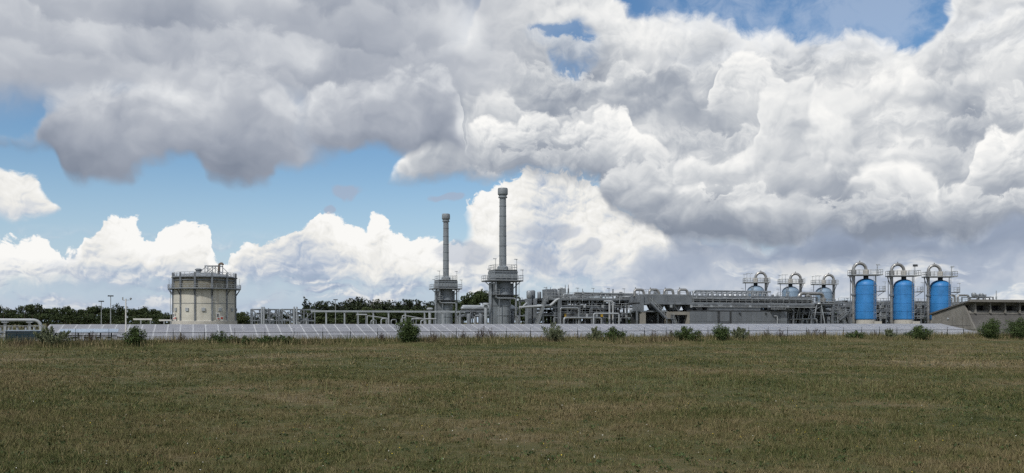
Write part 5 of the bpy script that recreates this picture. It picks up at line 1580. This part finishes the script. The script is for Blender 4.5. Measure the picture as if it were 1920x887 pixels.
# ------------------------------------------------------------------ shrubs and weeds along the fence
def shrub(x, ytop, d, label, kind='shrub', wid=0.8, n=2600, group=None, lean=0.0):
    s = s_at(x, d)
    H = z_at(ytop, s, d)
    n = int(n * 1.7)
    nr = np.random.default_rng(int(x * 13 + d * 7) % 99991)
    nm = {'shrub': 'leafy_shrub', 'willow': 'young_willow', 'dead': 'dead_weed', 'low': 'low_shrub'}[kind]
    t = thing(nm, label, 'shrub' if kind != 'dead' else 'plant', s, d, group)
    stems = MB()
    cen = []
    ns = 26 if kind != 'dead' else 22
    for i in range(ns):
        a = nr.uniform(0, 6.28)
        sp = wid * 1.35 * H * nr.uniform(0.08, 0.55) * (1.0 if kind != 'willow' else 0.9)
        sp = sp if i > 1 else sp * 0.25
        hh = H * (nr.uniform(0.62, 1.0) if i > 1 else 1.0) * (1.0 - 0.32 * (sp / (wid * 1.35 * H * 0.55)) ** 2)
        tip = Vector((sp * math.cos(a) + lean * hh, sp * math.sin(a), hh))
        mid_ = Vector((tip.x * 0.35, tip.y * 0.35, hh * 0.55))
        pts_ = [Vector((tip.x * 0.06, tip.y * 0.06, 0)), mid_, tip]
        stems.tube(pts_, 0.014, 4, r2=0.004)
        m = n // ns
        tt = nr.uniform(0.0 if kind in ('shrub', 'low') else 0.25, 1.0, m) ** (0.75 if kind != 'dead' else 0.45)
        pos = np.array([(pts_[0] * (1 - q) ** 2 + mid_ * 2 * q * (1 - q) + tip * q * q)[:] for q in tt])
        jit = (0.13 if kind in ('shrub', 'low') else 0.07 if kind == 'willow' else 0.05) * H * (0.35 + 0.9 * np.sin(np.pi * np.clip(tt * 0.85 + 0.1, 0, 1)))[:, None]
        cen.append(pos + nr.normal(size=(m, 3)) * jit * 0.75)
    c_ = np.concatenate(cen)
    c_[:, 2] = np.clip(c_[:, 2], 0.02, H * 1.04)
    lf = leaves(nr, c_, 0.062 if kind in ('shrub', 'low') else 0.048 if kind == 'willow' else 0.03)
    if kind == 'willow':
        lf[:, :, 2] = c_[:, None, 2] + (lf[:, :, 2] - c_[:, None, 2]) * 1.7
    me = mesh_np('foliage', lf, 4, {'shrub': M_shrub, 'willow': M_willow, 'dead': M_dead, 'low': M_shrub}[kind])
    o = bpy.data.objects.new('foliage', me); COL.objects.link(o); o.parent = t
    stems.build('stems', M_bark if kind != 'dead' else M_dead, t)
    return t
shrub(98, 613, -2.2, 'feathery spreading willow bush in front of the left end of the panels', 'willow', 1.35, 3000)
shrub(253, 613, -2.6, 'pointed dark green bush in front of the weather mast', 'shrub', 0.75, 3000)
shrub(764, 597, -2.4, 'tall dense green bush, the largest along the fence, left of the tall stacks', 'shrub', 0.72, 5200)
shrub(1037, 604, -2.2, 'tall wispy grey-green willow bush in front of the process module', 'willow', 1.0, 1900)
shrub(1116, 613, -1.6, 'thin grey-green willow sprig beside a rounder bush before the process module', 'willow', 0.9, 1500)
shrub(1152, 614, -2.2, 'round dark bush with the thin willow sprig beside it', 'shrub', 1.15, 2800)
shrub(1284, 613, -2.6, 'broad spreading dark bush in front of the concrete portal', 'shrub', 1.5, 3600)
shrub(1351, 608, -2.6, 'narrow upright dark bush in front of the machine house door', 'shrub', 0.85, 3000)
shrub(1385, 614, -2.2, 'loose grey-green bush right beside the narrow upright one', 'willow', 1.1, 2200)
shrub(1605, 620, -2.0, 'low dark bush in front of the first bright blue vessel', 'low', 1.9, 2000)
shrub(1667, 616, -1.6, 'thin pale willow bush between the first two bright blue vessels', 'willow', 1.0, 1800)
shrub(1724, 611, -2.8, 'broad dark bush in front of the last bright blue vessel', 'shrub', 1.45, 3800)
shrub(1857, 598, -3.0, 'large upswept green bush in front of the concrete hall', 'shrub', 1.05, 5200, lean=0.12)
shrub(1908, 596, -3.0, 'large upswept green bush further along the concrete hall', 'shrub', 1.0, 5200, lean=0.12)
for x, y, w in ((412, 622, 1.4), (500, 630, 2.0), (520, 629, 2.4), (540, 631, 2.2), (455, 630, 2.0)):
    shrub(x, y, -1.8, 'low grassy bush in the weeds before the skid frames', 'low', w, 1400, 'low bushes before the skid frames')
for x, y in ((172, 620), (340, 622), (398, 624), (715, 624), (908, 610), (922, 614), (898, 616), (1310, 616), (1226, 618), (1463, 615), (1436, 617), (1530, 615), (1518, 617), (1545, 618), (812, 620), (870, 618), (1258, 618), (1640, 618)):
    shrub(x, y, -0.8, 'brown dead weed stalks standing along the wire fence', 'dead', 0.6, 420, 'dead weeds along the fence')

# low grassy bank under the fence
mb = MB()
bs_ = [-90 + 2.0 * i for i in range(120)]
prof_b = [(-4.6, 0.0), (-3.9, 0.16), (-2.6, 0.28), (-1.0, 0.34), (0.6, 0.30), (2.0, 0.05), (2.4, 0.0)]
vs = []
for s in bs_:
    for d, z in prof_b:
        p = P3(s, d + 0.25 * math.sin(s * 0.7) * (1 if d < -2 else 0), z * (1 + 0.35 * math.sin(s * 0.37) + 0.25 * math.sin(s * 1.13)) + 0.004)
        vs.append(tuple(p))
n = len(prof_b)
fs = [(i * n + j, (i + 1) * n + j, (i + 1) * n + j + 1, i * n + j + 1) for i in range(len(bs_) - 1) for j in range(n - 1)]
tag(mb.add(vs, fs).build('grass_bank', ground.data.materials[0]), 'low overgrown bank along the fence', kind='structure')

def blades(nr, base, h, w, lean=0.5):
    """thin triangular blades at the base points"""
    n = len(base)
    a = nr.uniform(0, 2 * np.pi, n)
    sd_ = np.stack([np.cos(a), np.sin(a), np.zeros(n)], 1) * (w / 2)[:, None]
    b = nr.uniform(0, 2 * np.pi, n)
    ln = nr.uniform(0, lean, n) * h
    tip = base + np.stack([np.cos(b) * ln, np.sin(b) * ln, h], 1)
    return np.stack([base - sd_, base + sd_, tip], 1)
nr = np.random.default_rng(5)
def along(n, d0, d1, s0=-80, s1=118):
    s = nr.uniform(s0, s1, n); d = nr.uniform(d0, d1, n)
    xy = np.array(O0)[None, :2] + s[:, None] * np.array(U)[None, :2] + d[:, None] * np.array(Vv)[None, :2]
    return s, d, xy
s_, d_, xy = along(95000, -4.5, 1.6)
cl = 0.5 + 0.5 * np.sin(s_ * 0.9 + 2 * np.sin(s_ * 0.23)) * np.sin(s_ * 0.31 + d_ * 1.3)
h = (0.25 + 0.74 * nr.random(len(s_)) ** 1.3 * (0.35 + cl)) * np.clip((d_ + 4.9) / 2.0, 0.3, 1.0)
base = np.concatenate([xy, np.full((len(s_), 1), 0.03) + 0.26 * np.clip((d_[:, None] + 4.4) / 3, 0, 1)], 1)
me = mesh_np('long_grass', blades(nr, base, h, nr.uniform(0.02, 0.06, len(s_)), 0.45), 3, M_weed)
o = bpy.data.objects.new('long_grass', me); COL.objects.link(o)
tag(o, 'long rough grass and weeds along the wire fence', 'grass', kind='stuff')

# ------------------------------------------------------------------ short rough grass of the field
gm = bpy.data.materials.new('field_grass_blades')
gm.use_nodes = True
t = NT(gm.node_tree)
bs = gm.node_tree.nodes['Principled BSDF']
g = t.node('ShaderNodeNewGeometry')
rnd = V(t, g.outputs['Random Per Island'])
gc = field_colour(t, V(t, g.outputs['Position']), 1.35)
gc = t.vmath('SCALE', gc, t.smooth(rnd, 0, 1, 0.65, 1.45, kind='LINEAR'))
gc = t.mix(t.smooth(rnd, 0.86, 0.88) * 0.8, gc, (0.25, 0.20, 0.11))
t.put(bs.inputs['Base Color'], gc)
bs.inputs['Roughness'].default_value = 0.8
bs.inputs['Specular IOR Level'].default_value = 0.2
def in_view(n, z0, z1, power=1.0, margin=1.06):
    """points on the field between two distances, spread over what lies before the camera and a little to each side"""
    z = z0 + (z1 - z0) * nr.random(n) ** power
    x = nr.uniform(-1, 1, n) * (z * 960 / F_PX * margin + 3.0)
    return x, z
def tufts(n, z0, z1, per, h0, h1, w0, w1, spread, power):
    x, z = in_view(n, z0, z1, power)
    # clumping: tufts gather where a smooth field is high
    f = np.sin(x * 1.7 + 1.3 * np.sin(z * 0.9)) * np.sin(z * 1.9 + 1.1 * np.sin(x * 0.8)) + np.sin(x * 0.43 + z * 0.31)
    keep = nr.random(n) < np.clip(0.62 + 0.25 * f, 0.2, 1)
    x, z, f = x[keep], z[keep], f[keep]
    m = len(x)
    bx = np.repeat(x, per) + nr.normal(size=m * per) * spread
    bz = np.repeat(z, per) + nr.normal(size=m * per) * spread
    big = np.repeat(nr.uniform(0.6, 1.3, m) * (1 + 0.25 * f), per)
    h = nr.uniform(h0, h1, m * per) * np.clip(big, 0.3, 2)
    w = nr.uniform(w0, w1, m * per)
    base = np.stack([bx, bz, np.zeros(m * per)], 1)
    return blades(nr, base, h, w, 1.1)
B = [tufts(38000, 9.5, 22.0, 10, 0.02, 0.085, 0.006, 0.014, 0.045, 1.0),
     tufts(34000, 20.0, 42.0, 8, 0.02, 0.095, 0.012, 0.026, 0.09, 1.0),
     tufts(22000, 40.0, 92.0, 6, 0.03, 0.10, 0.03, 0.06, 0.2, 1.0)]
# taller clumps and broad-leaved rosettes that break up the sward
def clumps(n, z0, z1, per, h0, h1, w, spread, power=1.0):
    x, z = in_view(n, z0, z1, power)
    bx = np.repeat(x, per) + nr.normal(size=n * per) * spread
    bz = np.repeat(z, per) + nr.normal(size=n * per) * spread
    h = nr.uniform(h0, h1, n * per) * np.repeat(nr.uniform(0.5, 1.3, n), per)
    return blades(nr, np.stack([bx, bz, np.zeros(n * per)], 1), h, np.full(n * per, w), 0.9)
B += [clumps(1500, 9.5, 26.0, 34, 0.06, 0.17, 0.009, 0.07), clumps(1300, 24.0, 50.0, 26, 0.07, 0.20, 0.018, 0.12), clumps(1100, 45.0, 92.0, 18, 0.09, 0.26, 0.04, 0.25)]
rx, rz = in_view(2600, 9.5, 60.0)
rc = np.stack([np.repeat(rx, 12) + nr.normal(size=2600 * 12) * 0.06, np.repeat(rz, 12) + nr.normal(size=2600 * 12) * 0.06, nr.uniform(0.015, 0.06, 2600 * 12)], 1)
me = mesh_np('broadleaf_weeds', leaves(nr, rc, 0.026), 4, leaf_mat('weed_rosettes', (0.03, 0.05, 0.018), (0.075, 0.105, 0.035), 1.0))
o = bpy.data.objects.new('broadleaf_weeds', me); COL.objects.link(o)
tag(o, 'small green weed rosettes scattered in the field grass', 'weeds', kind='stuff')
# keep the field's grass on this side of the bank
B = np.concatenate(B)
c_ = B.mean(axis=1)
dd = (c_[:, 0] - O0.x) * Vv.x + (c_[:, 1] - O0.y) * Vv.y
B = B[dd < -3.6]
me = mesh_np('field_grass', B, 3, gm)
o = bpy.data.objects.new('field_grass', me); COL.objects.link(o)
tag(o, 'short dry rough grass covering the field', 'grass', kind='stuff')
# seed stalks, pale weeds and tiny flowers
def stalks(n, boxes, h0, h1, m, name, label, w=0.012):
    out = []
    for (x0, x1, y0, y1, k) in boxes:
        px = nr.uniform(x0, x1, k); py = nr.uniform(y0, y1, k)
        Z = EYE * F_PX / (py - 604); X = (px - 960) / F_PX * Z
        for X_, Z_ in zip(X, Z):
            q = nr.integers(1, 4)
            b_ = np.stack([X_ + nr.normal(size=q) * 0.04, Z_ + nr.normal(size=q) * 0.04, np.zeros(q)], 1)
            out.append(blades(nr, b_, nr.uniform(h0, h1, q), np.full(q, w * Z_ / 20), 0.15))
    me = mesh_np(name, np.concatenate(out), 3, m)
    o = bpy.data.objects.new(name, me); COL.objects.link(o)
    return tag(o, label, 'grass', kind='stuff')
M_stalk = leaf_mat('pale_green_stalks', (0.12, 0.14, 0.06), (0.22, 0.23, 0.11), 1.0)
stalks(0, [(1020, 1300, 700, 735, 70), (1220, 1420, 700, 740, 40), (1540, 1640, 705, 745, 40), (1300, 1800, 660, 760, 60), (300, 900, 665, 760, 60), (600, 700, 730, 765, 16), (950, 1000, 725, 760, 14), (0, 1900, 650, 700, 130)], 0.15, 0.48, M_stalk, 'seed_stalks', 'scattered pale seed stalks standing above the field grass')
def specks(n, y0, y1, size, m, name, label, lift):
    py = y0 + (y1 - y0) * nr.random(n); px = nr.uniform(-40, 1960, n)
    Z = EYE * F_PX / (py - 604); X = (px - 960) / F_PX * Z
    c_ = np.stack([X, Z, nr.uniform(lift * 0.5, lift, n)], 1)
    me = mesh_np(name, leaves(nr, c_, size), 4, m)
    o = bpy.data.objects.new(name, me); COL.objects.link(o)
    return tag(o, label, 'flowers', kind='stuff')
specks(420, 670, 900, 0.011, mat('yellow_petals', (0.55, 0.42, 0.03), 0.7), 'yellow_flowers', 'tiny yellow flowers dotted through the field grass', 0.10)
specks(260, 670, 900, 0.012, mat('white_petals', (0.6, 0.6, 0.55), 0.7), 'white_flowers', 'tiny white flower heads dotted through the field grass', 0.12)
